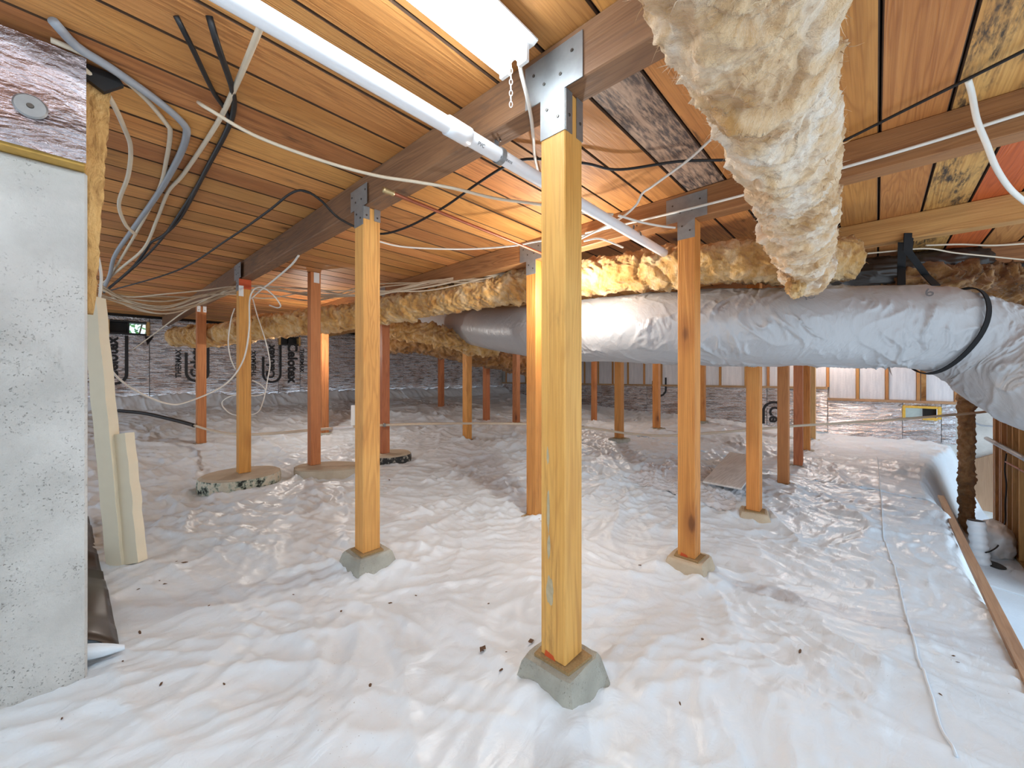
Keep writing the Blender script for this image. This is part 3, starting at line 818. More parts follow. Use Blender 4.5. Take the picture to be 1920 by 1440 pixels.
def vent(u0, u1, z0, z1, label, closed=False):
    root = empty('foundation_vent', (u0, WALLV - .02, z0 + ZC), label, 'vent')
    t = .035
    Wd, H = u1 - u0, z1 - z0
    for nm, a in (('frame_side', (0, t, 0, .2, 0, H)), ('frame_side', (Wd - t, Wd, 0, .2, 0, H)), ('frame_rail', (t, Wd - t, 0, .2, 0, t * .8)), ('frame_rail', (t, Wd - t, 0, .2, H - t * .8, H)), ('mullion', (Wd / 2 - .012, Wd / 2 + .012, .05, .15, t * .8, H - t * .8))):
        o = box(nm, *a, M['dark'] if nm != 'frame_side' else M['batt']); o.parent = root
    o = box('shutter', t, Wd / 2 - .012, .13, .14, t * .8, H - t * .8, M['dark']); o.parent = root
    if closed:
        o = box('shutter', Wd / 2 + .012, Wd - t, .13, .14, t * .8, H - t * .8, M['dark']); o.parent = root
    return root
vent(.17, .66, .655, .875, 'foundation vent with green foliage showing through its open half')
vent(2.55, 2.95, .62, .80, 'dark closed foundation vent in the foil wall', True)
o = mobj('torn_flap', [(0, 0, 0), (.11, -.01, .0), (.03, -.05, -.15), (.05, .0, -.02)], [(0, 1, 2), (0, 2, 3), (1, 3, 2)], M['dark'], None)
o.parent = back; o.location = Vector((.60, WALLV - .03, .645 + ZC)) - back.location
# foliage outside the open vent
structure(box('floor_outside', -3, 9.5, 9.0, 12.0, -.75 + ZC, -.6 + ZC, M['earth']))
lv, lf = [], []
rg = random.Random(12)
for k in range(1500):
    c = Vector((rg.uniform(-.7, 1.6), rg.uniform(9.45, 10.4), rg.uniform(-.2, 1.5))); a = Vector((rg.uniform(-1, 1), rg.uniform(-1, 1), rg.uniform(-1, 1))).normalized() * rg.uniform(.03, .065)
    bb = a.orthogonal().normalized() * a.length * .5
    i0 = len(lv); lv += [c - a, c + bb, c + a, c - bb]; lf.append((i0, i0 + 1, i0 + 2, i0 + 3))
sh = empty('shrub', (.4, 9.8, -.6 + ZC), 'green shrub outside the open vent', 'shrub')
o = mobj('foliage', [x - Vector((.4, 9.8, -.6)) for x in lv], lf, M['leaf'], sh); o['kind'] = 'stuff'
for k in range(6):
    p = sh.location + Vector((rg.uniform(-.15, .15), rg.uniform(-.1, .1), 0)); q = p + Vector((rg.uniform(-.8, .8), rg.uniform(-.3, .3), 1.7))
    tube('stem', [p, (p + q) / 2 + Vector((0, 0, .1)), q], .012, M['chip'], sh)

# print on the foil: words rotated to run along the wall height
def word(text, size, par, mat='ink', bold=0.0):
    cu = bpy.data.curves.new('print', 'FONT'); cu.body = text; cu.size = size; cu.align_x = 'CENTER'; cu.align_y = 'CENTER'; cu.offset = bold; cu.resolution_u = 3
    ob = bpy.data.objects.new('print', cu); C.objects.link(ob)
    dg = bpy.context.evaluated_depsgraph_get(); dg.update()
    me = bpy.data.meshes.new_from_object(ob.evaluated_get(dg)); bpy.data.objects.remove(ob, do_unlink=True)
    me.materials.clear(); me.materials.append(M[mat])
    o = bpy.data.objects.new('print', me); link(o, par); return o
def capsule(w, h, t, par, part=1.0):
    """outline band open at one end: straight line, rounded start"""
    pts = []
    r = h / 2
    pts += [(w / 2, -r)]
    pts += [(-w / 2 + r + r * math.cos(a), r * math.sin(a)) for a in np.linspace(-math.pi / 2, -math.pi * 1.5, 20)]
    pts += [(-w / 2 + r + w * part * .45, r)]
    vs_, fs = [], []
    for i, p in enumerate(pts):
        q0 = pts[max(i - 1, 0)]; q1 = pts[min(i + 1, len(pts) - 1)]
        dx, dy = q1[0] - q0[0], q1[1] - q0[1]; L = math.hypot(dx, dy) or 1
        nx, ny = -dy / L, dx / L
        vs_ += [(p[0] + nx * t / 2, p[1] + ny * t / 2, 0), (p[0] - nx * t / 2, p[1] - ny * t / 2, 0)]
    for i in range(len(pts) - 1): fs.append((2 * i, 2 * i + 1, 2 * i + 3, 2 * i + 2))
    return mobj('print_outline', vs_, fs, M['ink'], par)
def put_back(o, px, py, ccw):
    w = WV(px, py, WALLV - .004)
    # local x -> reading direction, local y -> letter up, local z -> towards the room (-Y)
    X = Vector((0, 0, 1)) if ccw else Vector((0, 0, -1)); Z = Vector((0, -1, 0)); Y = Z.cross(X)
    o.matrix_basis = Matrix.Translation(w - back.location) @ Matrix((X, Y, Z)).transposed().to_4x4()
for px, py in ((214, 672), (372, 672), (512, 678)):
    put_back(word('Celotex', .20, back, bold=.007), px - 4, py, True); o = capsule(.76, .30, .04, back); put_back(o, px - 2, py + 2, True)
put_back(word('Celotex', .245, back, bold=.010), 548, 680, False)
for px, py, c in ((335, 682, True), (476, 682, True), (566, 676, False)):
    put_back(word('THERMAX', .105, back, bold=.003), px, py, c)

# ------------------------------------------------------------------ right wall
right = structure(empty('wall_right', (WALLU, 0, ZC)))
def uw(px):  # distance along the right wall for a photo column
    r = (px - 960) / F; return WALLU * (-r * CA + SA) / (r * SA + CA)
vr0, vr1 = uw(1765), uw(1692)
VZ0, VZ1 = -.67, -.475
wbox('foundation', right, WALLU + .05, WALLU + .25, -3.0, vr0, -2.2 + ZC, 1.1 + ZC, M['concrete'])
wbox('foundation', right, WALLU + .05, WALLU + .25, vr1, 8.95, -2.2 + ZC, 1.1 + ZC, M['concrete'])
wbox('foundation', right, WALLU + .05, WALLU + .25, vr0, vr1, -2.2 + ZC, VZ0 + ZC, M['concrete'])
wbox('foundation', right, WALLU + .05, WALLU + .25, vr0, vr1, VZ1 + ZC, 1.1 + ZC, M['concrete'])
va, vb = uw(1793), uw(1552)
SILL, SILL2 = -.41, -.215
for (a, b, z0, z1) in ((va, vr0, -1.04, SILL - .02), (vr0, vr1, -1.04, VZ0), (vr0, vr1, VZ1, SILL - .02), (vr1, vb, -1.04, SILL - .02)):
    wbox('foil_board', right, WALLU, WALLU + .05, a + .002, b - .002, z0 + ZC, z1 + ZC, M['foil_dull'], bev=.003)
bv = [vb, 1.55, 2.75, 3.95, 5.15, 6.35, 7.55, 8.69]
for a, b in zip(bv[:-1], bv[1:]):
    wbox('foil_board', right, WALLU + random.Random(int(a * 9)).uniform(0, .006), WALLU + .05, a + .004, b - .004, -1.0 + ZC, SILL2 - .02 + ZC, M['foil_dull'] if a < 2 else M['foil'], bev=.003)
wbox('sill_plate', right, WALLU - .015, WALLU + .05, va, vb, SILL - .02 + ZC, SILL + .02 + ZC, M['batten'])
wbox('sill_plate', right, WALLU - .015, WALLU + .05, vb, 8.69, SILL2 - .02 + ZC, SILL2 + .02 + ZC, M['batten'])
studs = [uw(p) for p in (1793, 1722, 1663, 1608, 1552, 1495, 1440, 1398, 1350)]
v_ = studs[-1]
while v_ < 8.2: v_ += .41; studs.append(v_)
for a, b in zip(studs[:-1], studs[1:]):
    zb = (SILL if b <= vb + .01 else SILL2) + .02
    wbox('foam_panel', right, WALLU + .012, WALLU + .05, a + .022, b - .022, zb + ZC, .94 + ZC, M['panel'], bev=.004)
for s in studs:
    zb = (SILL if s < vb - .01 else SILL2) + .02
    wbox('wall_stud', right, WALLU - .004, WALLU + .05, s - .019, s + .019, zb + ZC, .96 + ZC, M['stud'])
wbox('red_insulation', right, WALLU, WALLU + .05, studs[1] - .085, studs[1] - .03, SILL + .02 + ZC, .5 + ZC, M['fiberC'])
# vent with spray foam rim
rv = empty('foundation_vent', (WALLU - .02, vr0, VZ0 + ZC), 'foundation vent with yellow spray foam rim in the dull foil wall', 'vent')
Wd, H = vr1 - vr0, VZ1 - VZ0
for nm, a, m in (('foam_rim', (0, .07, 0, .04, 0, H), 'spray'), ('foam_rim', (0, .07, Wd - .035, Wd, 0, H), 'spray'), ('foam_rim', (0, .07, .04, Wd - .035, H - .035, H), 'spray'), ('foam_rim', (0, .07, .04, .2, -.02, .02), 'spray'), ('mullion', (.05, .09, Wd * .42, Wd * .47, .0, H - .035), 'dark'), ('shutter', (.12, .13, .04, Wd * .42, 0, H - .03), 'dark')):
    o = box(nm, *a, M[m], None, .006); o.parent = rv
o = box('glass', .10, .104, Wd * .47, Wd - .035, 0, H - .035, plain('vent_glass', (.45, .52, .50), .1, .3)); o.parent = rv
# logo on the right wall foil
def put_right(o, px, py, ccw):
    w = WU(px, py, WALLU - .003)
    X = Vector((0, 0, 1)) if ccw else Vector((0, 0, -1)); Z = Vector((-1, 0, 0)); Y = Z.cross(X)
    o.matrix_basis = Matrix.Translation(w - right.location) @ Matrix((X, Y, Z)).transposed().to_4x4()
put_right(word('Ce', .26, right, bold=.008), 1452, 777, False); put_right(capsule(.42, .36, .045, right), 1452, 775, False)
put_right(capsule(.42, .30, .04, right), 1236, 725, True)
# plywood wedge low on the far wall beside the stud wall
w0 = [(-.98, -1.03 - .25), (-1.55, -.95), (-1.55, -2.0), (-.98, -1.95)]
prism('plywood_patch', [(a, b) for a, b in w0], 'x', -.02, .03, M['plywood'], right, (0, 0, 0)); 
tube('conduit_bend', [WU(1822, 790, WALLU) - Vector((.03, 0, 0)), WU(1840, 797, WALLU) - Vector((.03, 0, 0)), WU(1862, 799, WALLU) - Vector((.03, 0, 0))], .012, M['greyconduit'], right)

# ------------------------------------------------------------------ stud wall beyond the trench
SV = -1.0
sw = structure(empty('wall_studs', (6.2, SV, -1.78 + ZC)))
wbox('plywood_sheet', sw, 5.3, 7.2, SV - .11, SV - .092, -1.80 + ZC, 1.02 + ZC, M['plywood'])
for u in (7.18, 7.10, 6.86, 6.78, 6.52, 6.3, 6.05, 5.75, 5.4):
    wbox('wall_stud', sw, u - .019, u + .019, SV - .089, SV, -1.76 + ZC, .96 + ZC, M['stud'], bev=.002)
wbox('bottom_plate', sw, 5.3, 7.22, SV - .089, SV + .0, -1.80 + ZC, -1.762 + ZC, M['stud'])
o = tube('conduit_pipe', [WV(1850, 822, SV + .04), WV(1880, 838, SV + .04), WV(1925, 862, SV + .04)], .022, M['pvcgrey'], None, n=12, nseg=12)
tag(o, 'grey and tan pipe running along the stud wall', 'pipe')
o = tube('thin_pipe', [WV(1886, 866, SV + .03), WV(1930, 890, SV + .03)], .008, M['copper']); tag(o, 'thin copper pipe along the stud wall below the grey pipe', 'pipe')
pts = [W(1887, 850, 4.05), W(1884, 880, 4.05), W(1887, 910, 4.05), W(1885, 945, 4.05), W(1885, 975, 4.0), W(1878, 1000, 3.9), W(1872, 1022, 3.8), W(1858, 1033, 3.7), W(1848, 1036, 3.65)]
tag(tube('pump_cord', pts, .006, M['blackcable']), 'black cord from the stud wall down to the white sump pipe', 'cord')

# ------------------------------------------------------------------ things in the trench
def lumpy(S, TH):
    w_ = 3.2 * noise3(.3, .7, S * 5) + .8 * noise3(np.cos(TH), np.sin(TH), S * 9); return (.012 + .014 * noise3(.1, .4, S * 6)) * np.abs(np.sin(S * 26 + w_)) ** .7 + .020 * fbm(np.cos(TH) * 2.2, np.sin(TH) * 2.2, S * 20, 4)
base = W(1812, 1000, 4.5); base.z = gz(base.x, base.y) + ZC
o = tube('insulated_pipe', [base, base + Vector((.0, .0, .7)), Vector((base.x - .0, base.y, W(1808, 745, 4.5).z)), Vector((base.x, base.y, CEIL + ZC - .01))], .058, M['lagging'], None, n=220, nseg=40, disp=lumpy)
tag(o, 'upright pipe lagged with lumpy brown insulation in the trench', 'pipe')
su = W(1840, 1050, 3.75)
root = empty('sump_pipe', (su.x, su.y, gz(su.x, su.y) + ZC), 'short white ribbed sump pipe standing in the trench', 'pipe')
def ribs(S, TH): return .004 * np.sin(S * 90)
lean = Vector((.02, .03, .40))
tube('pipe_body', [root.location, root.location + lean], .062, M['pvc'], root, n=60, nseg=28, disp=ribs, caps=False)
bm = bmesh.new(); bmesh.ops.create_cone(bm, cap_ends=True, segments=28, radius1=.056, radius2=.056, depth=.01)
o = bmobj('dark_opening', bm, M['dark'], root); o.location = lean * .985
su2 = W(1866, 1054, 3.7)
prism('black_oval', oval(.10, .055, .3, .03, 20), 'z', 0, .012, M['dark'], None, (su2.x, su2.y, gz(su2.x, su2.y) + ZC + .0))  # flat oval in plain black
tag(C.objects[-1] if False else bpy.data.objects['black_oval'], 'flat black oval lying beside the white sump pipe', 'cover')
bg_ = W(1900, 1010, 3.9)
def blob(name, c, rx, ry, rz, mat, seed, amp=.2, sub=4):
    bm = bmesh.new(); bmesh.ops.create_icosphere(bm, subdivisions=sub, radius=1)
    co = np.array([v.co[:] for v in bm.verts]); nn = fbm(co[:, 0] * 2 + seed, co[:, 1] * 2, co[:, 2] * 2, 4)
    rdg = 1 - np.abs(noise3(co[:, 0] * 3.5 + seed, co[:, 1] * 3.5, co[:, 2] * 3.5 + 5))
    for v, k, q in zip(bm.verts, nn, rdg): v.co = Vector((v.co.x * rx, v.co.y * ry, v.co.z * rz)) * (1 + amp * k + amp * .5 * q ** 3)
    o = bmobj(name, bm, M[mat], None, True); o.location = c; return o
gb = gz(bg_.x, bg_.y) + ZC
o = blob('plastic_bag', Vector((bg_.x - .02, bg_.y + .12, gb + .13)), .24, .13, .18, 'bagwhite', 3.1, .16); tag(o, 'crumpled white plastic bag heaped against the stud wall', 'bag')
# batten pinning the sheet at the trench edge
bp = [(u, float(edge_v(np.array([u]))[0]) + .0) for u in np.linspace(1.2, 5.0, 30)]
_bu = np.linspace(1.2, 5.2, 30); _bv = edge_v(_bu) - .03
P = np.stack([_bu, -.385 - .01 * (_bu - 1.2), ground(_bu, _bv * 0 - .375) + ZC], 1)
P[:, 2] = np.poly1d(np.polyfit(_bu, P[:, 2], 2))(_bu) + .02
bm = bmesh.new(); secs = []
for p in P:
    secs.append([bm.verts.new(Vector(p - P[0]) + Vector((0, a, b))) for a, b in ((-.02, -.012), (.02, -.012), (.02, .012), (-.02, .012))])
for a, b in zip(secs[:-1], secs[1:]):
    for i in range(4): bm.faces.new((a[i], b[i], b[(i + 1) % 4], a[(i + 1) % 4]))
bm.faces.new(secs[0]); bm.faces.new(list(reversed(secs[-1]))); bmesh.ops.recalc_face_normals(bm, faces=bm.faces)
o = bmobj('timber_batten', bm, M['batten']); o.location = Vector(P[0]); tag(o, 'long thin batten pinning the plastic along the trench edge', 'batten')

# ------------------------------------------------------------------ ducts
def fluffy(seed, fold=.13, a1=.030, a2=.022, tilt=.10):
    def f(S, TH):
        c, s_ = np.cos(TH), np.sin(TH)
        h = 0
        for q, (fo, am) in enumerate(((fold, a1), (fold * .43, a1 * .42))):
            warp = .10 * noise3(c * 1.1 + seed + q, s_ * 1.1, S * 2.2) + tilt * np.sin(TH + seed + 2 * q)
            ph = (S + warp) / fo; fr = ph - np.floor(ph); kk = np.floor(ph)
            lay = (1 - fr) ** .8 * sstep(0, .10, fr)
            h = h + am * lay * (.35 + 1.1 * ((np.sin(kk * 12.9898 + seed) * 43758.5) % 1)) * (.6 + .5 * noise3(c * 1.5, s_ * 1.5 + seed, S * 6 + q))
        wv = noise3(c * 1.3, s_ * 1.3, S * 3 + seed)
        h = h + a2 * noise3(c * 1.2 + seed, s_ * 1.2, S * 3.5)
        h = h + a2 * .8 * noise3(c * 1.1 + 2 * seed, s_ * 1.1, S * 15 + 2.2 * wv + 1.5 * s_)
        r_ = 1 - np.abs(noise3(c * 1.4 + seed, s_ * 1.4, S * 22 + 3 * wv - 2 * c)); h = h + a2 * .7 * r_ ** 4
        h = h + a2 * .28 * noise3(c * 2.2 + seed, s_ * 2.2, S * 48 + 4 * wv)
        h = h + .0035 * noise3(c * 9, s_ * 9, S * 40) + .0016 * noise3(c * 24, s_ * 24, S * 90)
        return h - h.mean()
    return f
def duct(name, pts, r, mat, n, nseg, disp, label, tail=None):
    P = crom(pts, n); o0 = P[0].copy()
    V, T, N, B = tube_arrays(P - o0, r, nseg, disp)
    # close both ends
    c0 = np.broadcast_to((P[0] - o0), (1, nseg, 3)); c1 = np.broadcast_to((P[-1] - o0), (1, nseg, 3))
    V = np.concatenate([c0 + (V[:1] - c0) * .05, c0 + (V[:1] - c0) * .6, V, c1 + (V[-1:] - c1) * .6, c1 + (V[-1:] - c1) * .05])
    root = empty(name, Vector(o0), label, 'duct')
    o = fast_mesh('insulation_wrap' if tail != 'jacket' else 'jacket', V, grid_faces(len(V), nseg), M[mat], root)
    return root, P, V
def tufts(root, V, n, length, wid, mat, seed):
    """loose tufts and curls of fibre standing off the wrap: uncountable"""
    rg = np.random.RandomState(seed); nr, ns = V.shape[:2]
    vs_, fs = [], []
    cen = V.mean(axis=1)
    for _ in range(n):
        i, j = rg.randint(3, nr - 3), rg.randint(0, ns)
        p = V[i, j]; nrm = p - cen[i]; nrm /= np.linalg.norm(nrm) + 1e-9
        ax = V[i + 1, j] - V[i - 1, j]; ax /= np.linalg.norm(ax) + 1e-9
        tg = np.cross(nrm, ax)
        L = length * rg.uniform(.4, 1.3); w = wid * rg.uniform(.4, 1.4)
        d = tg * rg.choice([-1, 1]) * rg.uniform(.6, 1.2) + ax * rg.normal(0, .5) + nrm * rg.uniform(.1, .75)
        d /= np.linalg.norm(d); sd = np.cross(d, nrm); sd /= np.linalg.norm(sd) + 1e-9
        b0 = len(vs_)
        curl = rg.uniform(-.5, .9)
        for k, ww in enumerate((1, .8, .5, .12)):
            f = k / 3
            q = p - nrm * .004 + d * L * f + nrm * L * curl * f * f * .5 + sd * L * .25 * math.sin(f * 3 + i) * f
            vs_ += [q + sd * w * ww, q - sd * w * ww]
        for k in range(3): fs.append((b0 + 2 * k, b0 + 2 * k + 1, b0 + 2 * k + 3, b0 + 2 * k + 2))
    o = mobj('fibre_tufts', [tuple(v) for v in vs_], fs, M[mat], root, True); o['kind'] = 'stuff'
# near duct, wrapped in cream fibreglass, running with the boards overhead
dA = [W(1422, 80, .67), W(1455, 230, .85), W(1488, 365, 1.19), W(1503, 450, 1.64), W(1510, 492, 1.98), W(1514, 510, 2.22)]
for p in dA: p.z = .563 + ZC
p0 = dA[0] - (dA[1] - dA[0]).normalized() * .6
rA, PA, VA = duct('wrapped_duct', [p0] + dA, .106, 'fiberA', 640, 300, fluffy(1.3, .17, .036, .013, .06), 'thick cream fibreglass wrapped duct hanging overhead beside the yellow post')
tufts(rA, VA, 5200, .022, .0013, 'fiberA', 4)
# cross duct, wrapped in amber fibreglass
dB = [W(1590, 486, 2.42), W(1480, 490, 2.44), W(1350, 492, 2.45), W(1180, 512, 2.72), W(1000, 534, 3.15), W(850, 559, 3.6), W(720, 583, 4.02), W(600, 602, 4.15), W(500, 612, 4.4), W(405, 628, 4.95), W(330, 632, 5.9)]
rB, PB, VB = duct('wrapped_duct', dB, .130, 'fiberB', 860, 160, fluffy(4.1, .14, .040, .017, .05), 'amber fibreglass wrapped duct lying along the top of the silver duct')
tufts(rB, VB, 3600, .024, .0012, 'fiberB', 9)
# hanging lump where both meet
o = blob('insulation_clump', W(1493, 537, 1.95), .035, .035, .045, 'fiberB', 7.7, .5, 4); tag(o, 'small torn clump of insulation hanging below the cream wrapped duct', 'insulation')
# farther wrapped ducts
dC = [W(735, 612, 4.9), W(800, 626, 4.9), W(860, 640, 4.9), W(930, 652, 5.2)]
rC, PC, VC = duct('wrapped_duct', dC, .125, 'fiberB', 160, 90, fluffy(8.8, .16, .03, .045, .1), 'short amber wrapped duct tucked behind the left end of the silver duct')
dD = [W(700, 640, 6.2), W(800, 646, 6.3), W(900, 668, 6.5), W(1000, 690, 7.2)]
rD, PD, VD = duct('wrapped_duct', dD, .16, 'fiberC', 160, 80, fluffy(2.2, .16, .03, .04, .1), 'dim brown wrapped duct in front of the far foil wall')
# silver duct
dS = [W(790, 588, 6.2), W(860, 606, 5.3), W(960, 619, 4.1), W(1060, 620, 3.3), W(1180, 617, 2.86), W(1300, 615, 2.66), W(1440, 614, 2.5), W(1580, 612, 2.42), W(1700, 612, 2.36), W(1780, 625, 2.32), W(1850, 655, 2.25), W(1915, 700, 2.15), W(2010, 740, 2.0), W(2140, 760, 1.85)]
def foil_wr(S, TH):
    c, s_ = np.cos(TH), np.sin(TH)
    far = sstep(2.6, 4.9, S)
    w_ = .25 * noise3(c * 1.1, s_ * 1.1, S * 2.2)
    k = 1 - np.abs(noise3(c * 1.0 + 3, s_ * 1.0, S * 4.2 + 1.1 * s_ + w_ * 3))
    k2 = 1 - np.abs(noise3(c * 1.6 + 5, s_ * 1.6 + 4, S * 9.5 + 1.6 * s_ + w_ * 5))
    k3 = 1 - np.abs(noise3(c * 2.6 + 9, s_ * 2.6, S * 24 + 3 * s_ + w_ * 9))
    m2 = .25 + .75 * sstep(-.1, .5, noise3(c * 1.5, s_ * 1.5, S * 2.4 + 9)); m3 = .15 + .85 * sstep(-.05, .5, noise3(c * 2, s_ * 2 + 3, S * 3.1))
    return (.001 + .014 * far) * m2 * k ** 12 + (.003 + .013 * far) * m3 * k2 ** 12 + (.0035 + .005 * far) * m3 * k3 ** 10 + .008 * noise3(c * .8, s_ * .8, S * 2)
rS, PS, VS = duct('silver_duct', dS, .243, 'duct', 900, 220, foil_wr, 'large silver jacketed flexible duct slung below the beams', 'jacket')
# seam tape ring
def ring(name, P, i, r, w, t, mat, parent):
    T, N, B = frames(P); vs_, fs = [], []
    n = 60
    for k in range(n):
        a = 2 * math.pi * k / n; d = N[i] * math.cos(a) + B[i] * math.sin(a)
        for q, e in ((-w, 0), (-w, t), (w, t), (w, 0)): vs_.append(P[i] - np.array(parent.location) + d * (r + e) + T[i] * q)
    for k in range(n):
        for e in range(4): fs.append((k * 4 + e, k * 4 + (e + 1) % 4, ((k + 1) % n) * 4 + (e + 1) % 4, ((k + 1) % n) * 4 + e))
    return mobj(name, vs_, fs, M[mat], parent, False)
def near_i(P, px):
    best = None
    for i, p in enumerate(P):
        x = p[0] * SA - p[1] * CA; y = p[0] * CA + p[1] * SA; q = 960 + F * x / y
        if best is None or abs(q - px) < best[0]: best = (abs(q - px), i)
    return best[1]
ring('joint_tape', PS, near_i(PS, 920), .232, .018, .004, 'duct', rS)
# pointed fold of the jacket hanging under the duct
wf = W(1665, 690, 2.36)
o = mobj('jacket_fold', [(-.05, 0, .03), (.07, 0, .05), (.03, -.02, -.05), (.02, .02, .04)], [(0, 1, 2), (1, 3, 2), (0, 2, 3)], M['duct'], rS); o.location = wf - rS.location
for i, (tx, px, py, d, s) in enumerate((('6', 1742, 549, 2.15, .07), ('IC', 1518, 556, 2.24, .05))):
    o = word(tx, s, rS, 'inkgrey', .001)
    # stand the print just off the jacket towards the eye side
    Zv = (Vector((0, 0, ZC)) - W(px, py, d)); Zv = (Zv.normalized() + Vector((0, 0, .5))).normalized(); X = Vector((SA, -CA, 0)); X = (X - Zv * X.dot(Zv)).normalized(); Y = Zv.cross(X)
    o.matrix_basis = Matrix.Translation(W(px, py, d) - rS.location) @ Matrix((X, Y, Zv)).transposed().to_4x4()
# black webbing strap from the beam round the duct
iS = near_i(PS, 1770)
st = empty('webbing_strap', W(1700, 440, 2.3), 'black webbing strap tied from the orange beam around the silver duct', 'strap')
T_, N_, B_ = frames(PS)
band = []
n = 56
for k in range(n + 1):
    a = 2 * math.pi * k / n
    d_ = N_[iS] * math.cos(a) + B_[iS] * math.sin(a)
    band.append(PS[iS] + d_ * (.262 + .002 * math.sin(5 * a)))
def strip(name, pts, wdir, w, t, mat, parent):
    vs_, fs = [], []
    for i, p in enumerate(pts):
        p = np.array(p); wd = np.array(wdir) / np.linalg.norm(wdir)
        tg = np.array(pts[min(i + 1, len(pts) - 1)]) - np.array(pts[max(i - 1, 0)]); tg /= np.linalg.norm(tg) + 1e-9
        nr = np.cross(tg, wd); nr /= np.linalg.norm(nr) + 1e-9
        for a, b in ((-w, -t), (w, -t), (w, t), (-w, t)): vs_.append(p + wd * a + nr * b - np.array(parent.location))
    for i in range(len(pts) - 1):
        for e in range(4): fs.append((i * 4 + e, i * 4 + (e + 1) % 4, (i + 1) * 4 + (e + 1) % 4, (i + 1) * 4 + e))
    fs += [(0, 1, 2, 3), tuple(range(len(vs_) - 1, len(vs_) - 5, -1))]
    return mobj(name, vs_, fs, M[mat], parent)
strip('duct_loop', band, T_[iS], .011, .003, 'black', st)
# tails up to the beam
top = WU(1699, 440, 3.36); topz = .885 + ZC
strip('strap_tail', [WU(1704, 437, 3.355), WU(1702, 470, 3.352), W(1735, 515, 2.62), W(1755, 535, 2.42)], (SA, -CA, 0), .028, .003, 'black', st)
strip('strap_tail', [WU(1692, 455, 3.35), W(1690, 500, 2.8), W(1690, 545, 2.6)], (SA, -CA, 0), .028, .003, 'black', st)
# dark wrapped ducts and batts behind the silver duct
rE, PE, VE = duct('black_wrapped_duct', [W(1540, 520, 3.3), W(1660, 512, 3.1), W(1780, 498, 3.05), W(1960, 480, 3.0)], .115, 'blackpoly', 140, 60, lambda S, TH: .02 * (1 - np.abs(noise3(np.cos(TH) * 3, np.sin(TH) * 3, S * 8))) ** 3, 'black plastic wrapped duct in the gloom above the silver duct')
rG, PG, VG = duct('insulation_batt', [W(1640, 560, 3.2), W(1730, 545, 3.0), W(1850, 545, 2.95), W(2000, 560, 2.85)], .16, 'fiberC', 200, 90, fluffy(6.2, .2, .03, .07, .1), 'shade-darkened reddish brown insulation batts bulging behind the bend of the silver duct')
rG['category'] = 'insulation'

# ------------------------------------------------------------------ plumbing
zp, vp = .772, .968
pv = empty('drain_pipe', (-.6, vp, zp + ZC), 'white plastic drain pipe running under the beams beside the fluorescent light', 'pipe')
tube('pipe_run', [Vector((-.6, vp, zp + .004 + ZC)), Vector((1.0, vp, zp + ZC)), Vector((2.42, vp - .005, zp - .01 + ZC))], .0245, M['pvc'], pv, n=40, nseg=24)
uc = W(862, 238, 1.213).x
c_ = WZ(848, 228, zp).x, WZ(884, 254, zp).x
tube('coupling', [Vector((c_[0], vp, zp + .001 + ZC)), Vector((c_[1], vp, zp + .001 + ZC))], .0290, M['pvc'], pv, n=4, nseg=24)
def pipe_word(txt, u, size):
    o = word(txt, size, pv, 'inkgrey', .0003)
    Zv = Vector((0, -.80, -.6)).normalized(); X = Vector((1, 0, 0)); Y = Zv.cross(X)
    o.matrix_basis = Matrix.Translation(Vector((u, vp, zp + ZC)) + Zv * .0249 - pv.location) @ Matrix((X, Y, Zv)).transposed().to_4x4()
u0 = c_[1]
pipe_word('PVC', u0 + .04, .016); pipe_word('|||| ||| || |||| ||| || |||', u0 + .16, .008); pipe_word('|| ||| |||| || ||| ||||', u0 + .40, .008)
def hanger(u, label):
    root = empty('pipe_hanger', (u, vp, zp - .028 + ZC), label, 'hanger', 'pipe hangers')
    pts = [Vector((u, vp + math.sin(a) * .0275, zp - math.cos(a) * .0275 + ZC)) for a in np.linspace(-2.6, 2.2, 22)]
    pts = pts + [Vector((u, vp + .012, BEAMB + ZC + .002))]
    strip('strap', [tuple(p) for p in pts], (1, 0, 0), .010, .0012, 'galv', root)
    add_screw(root, (0, -.004, .088 - .006), 'y')
hanger(WZ(950, 285, zp).x, 'perforated metal hanger strap holding the drain pipe by the yellow post')
hanger(WZ(1200, 440, zp).x, 'perforated metal hanger strap holding the drain pipe at the amber duct')
cp_ = empty('copper_pipe', WZ(735, 362, .8), 'thin copper pipe with brass elbow crossing between two beams', 'pipe')
s_, e_ = WZ(738, 363, .80), WZ(1045, 487, .80)
tube('pipe_run', [s_, e_], .008, M['copper'], cp_, n=10, nseg=10)
tube('elbow', [s_ + Vector((-.05, .0, .0)), s_ + Vector((-.005, 0, 0)), s_ + Vector((.0, 0, 0))], .012, M['brass'], cp_, n=8, nseg=10)
# tan water pipe sagging between the posts
wp = empty('water_pipe', W(365, 797, 4.55), 'tan water pipe strung low between the posts across the whole space', 'pipe')
pw = [W(362, 797, 4.58), W(400, 808, 4.5), W(450, 815, 4.0), W(520, 812, 3.95), W(600, 805, 3.95), W(720, 797, 4.18), W(850, 794, 4.6), W(985, 795, 4.7), W(1100, 802, 4.7), W(1180, 813, 4.6), W(1250, 817, 4.5), W(1330, 812, 4.45), W(1430, 804, 4.45), W(1500, 798, 4.4), W(1650, 789, 4.38), W(1808, 776, 4.35), W(1866, 770, 4.5)]
tube('pipe_run', pw, .0135, M['pex'], wp, n=150, nseg=12)
tube('coupling', [W(624, 803, 3.97), W(662, 800, 4.05)], .017, M['pvc'], wp, n=5, nseg=14)
tube('clamp', [W(719, 797, 4.15), W(723, 797, 4.16)], .02, M['galv'], wp, n=3, nseg=14)
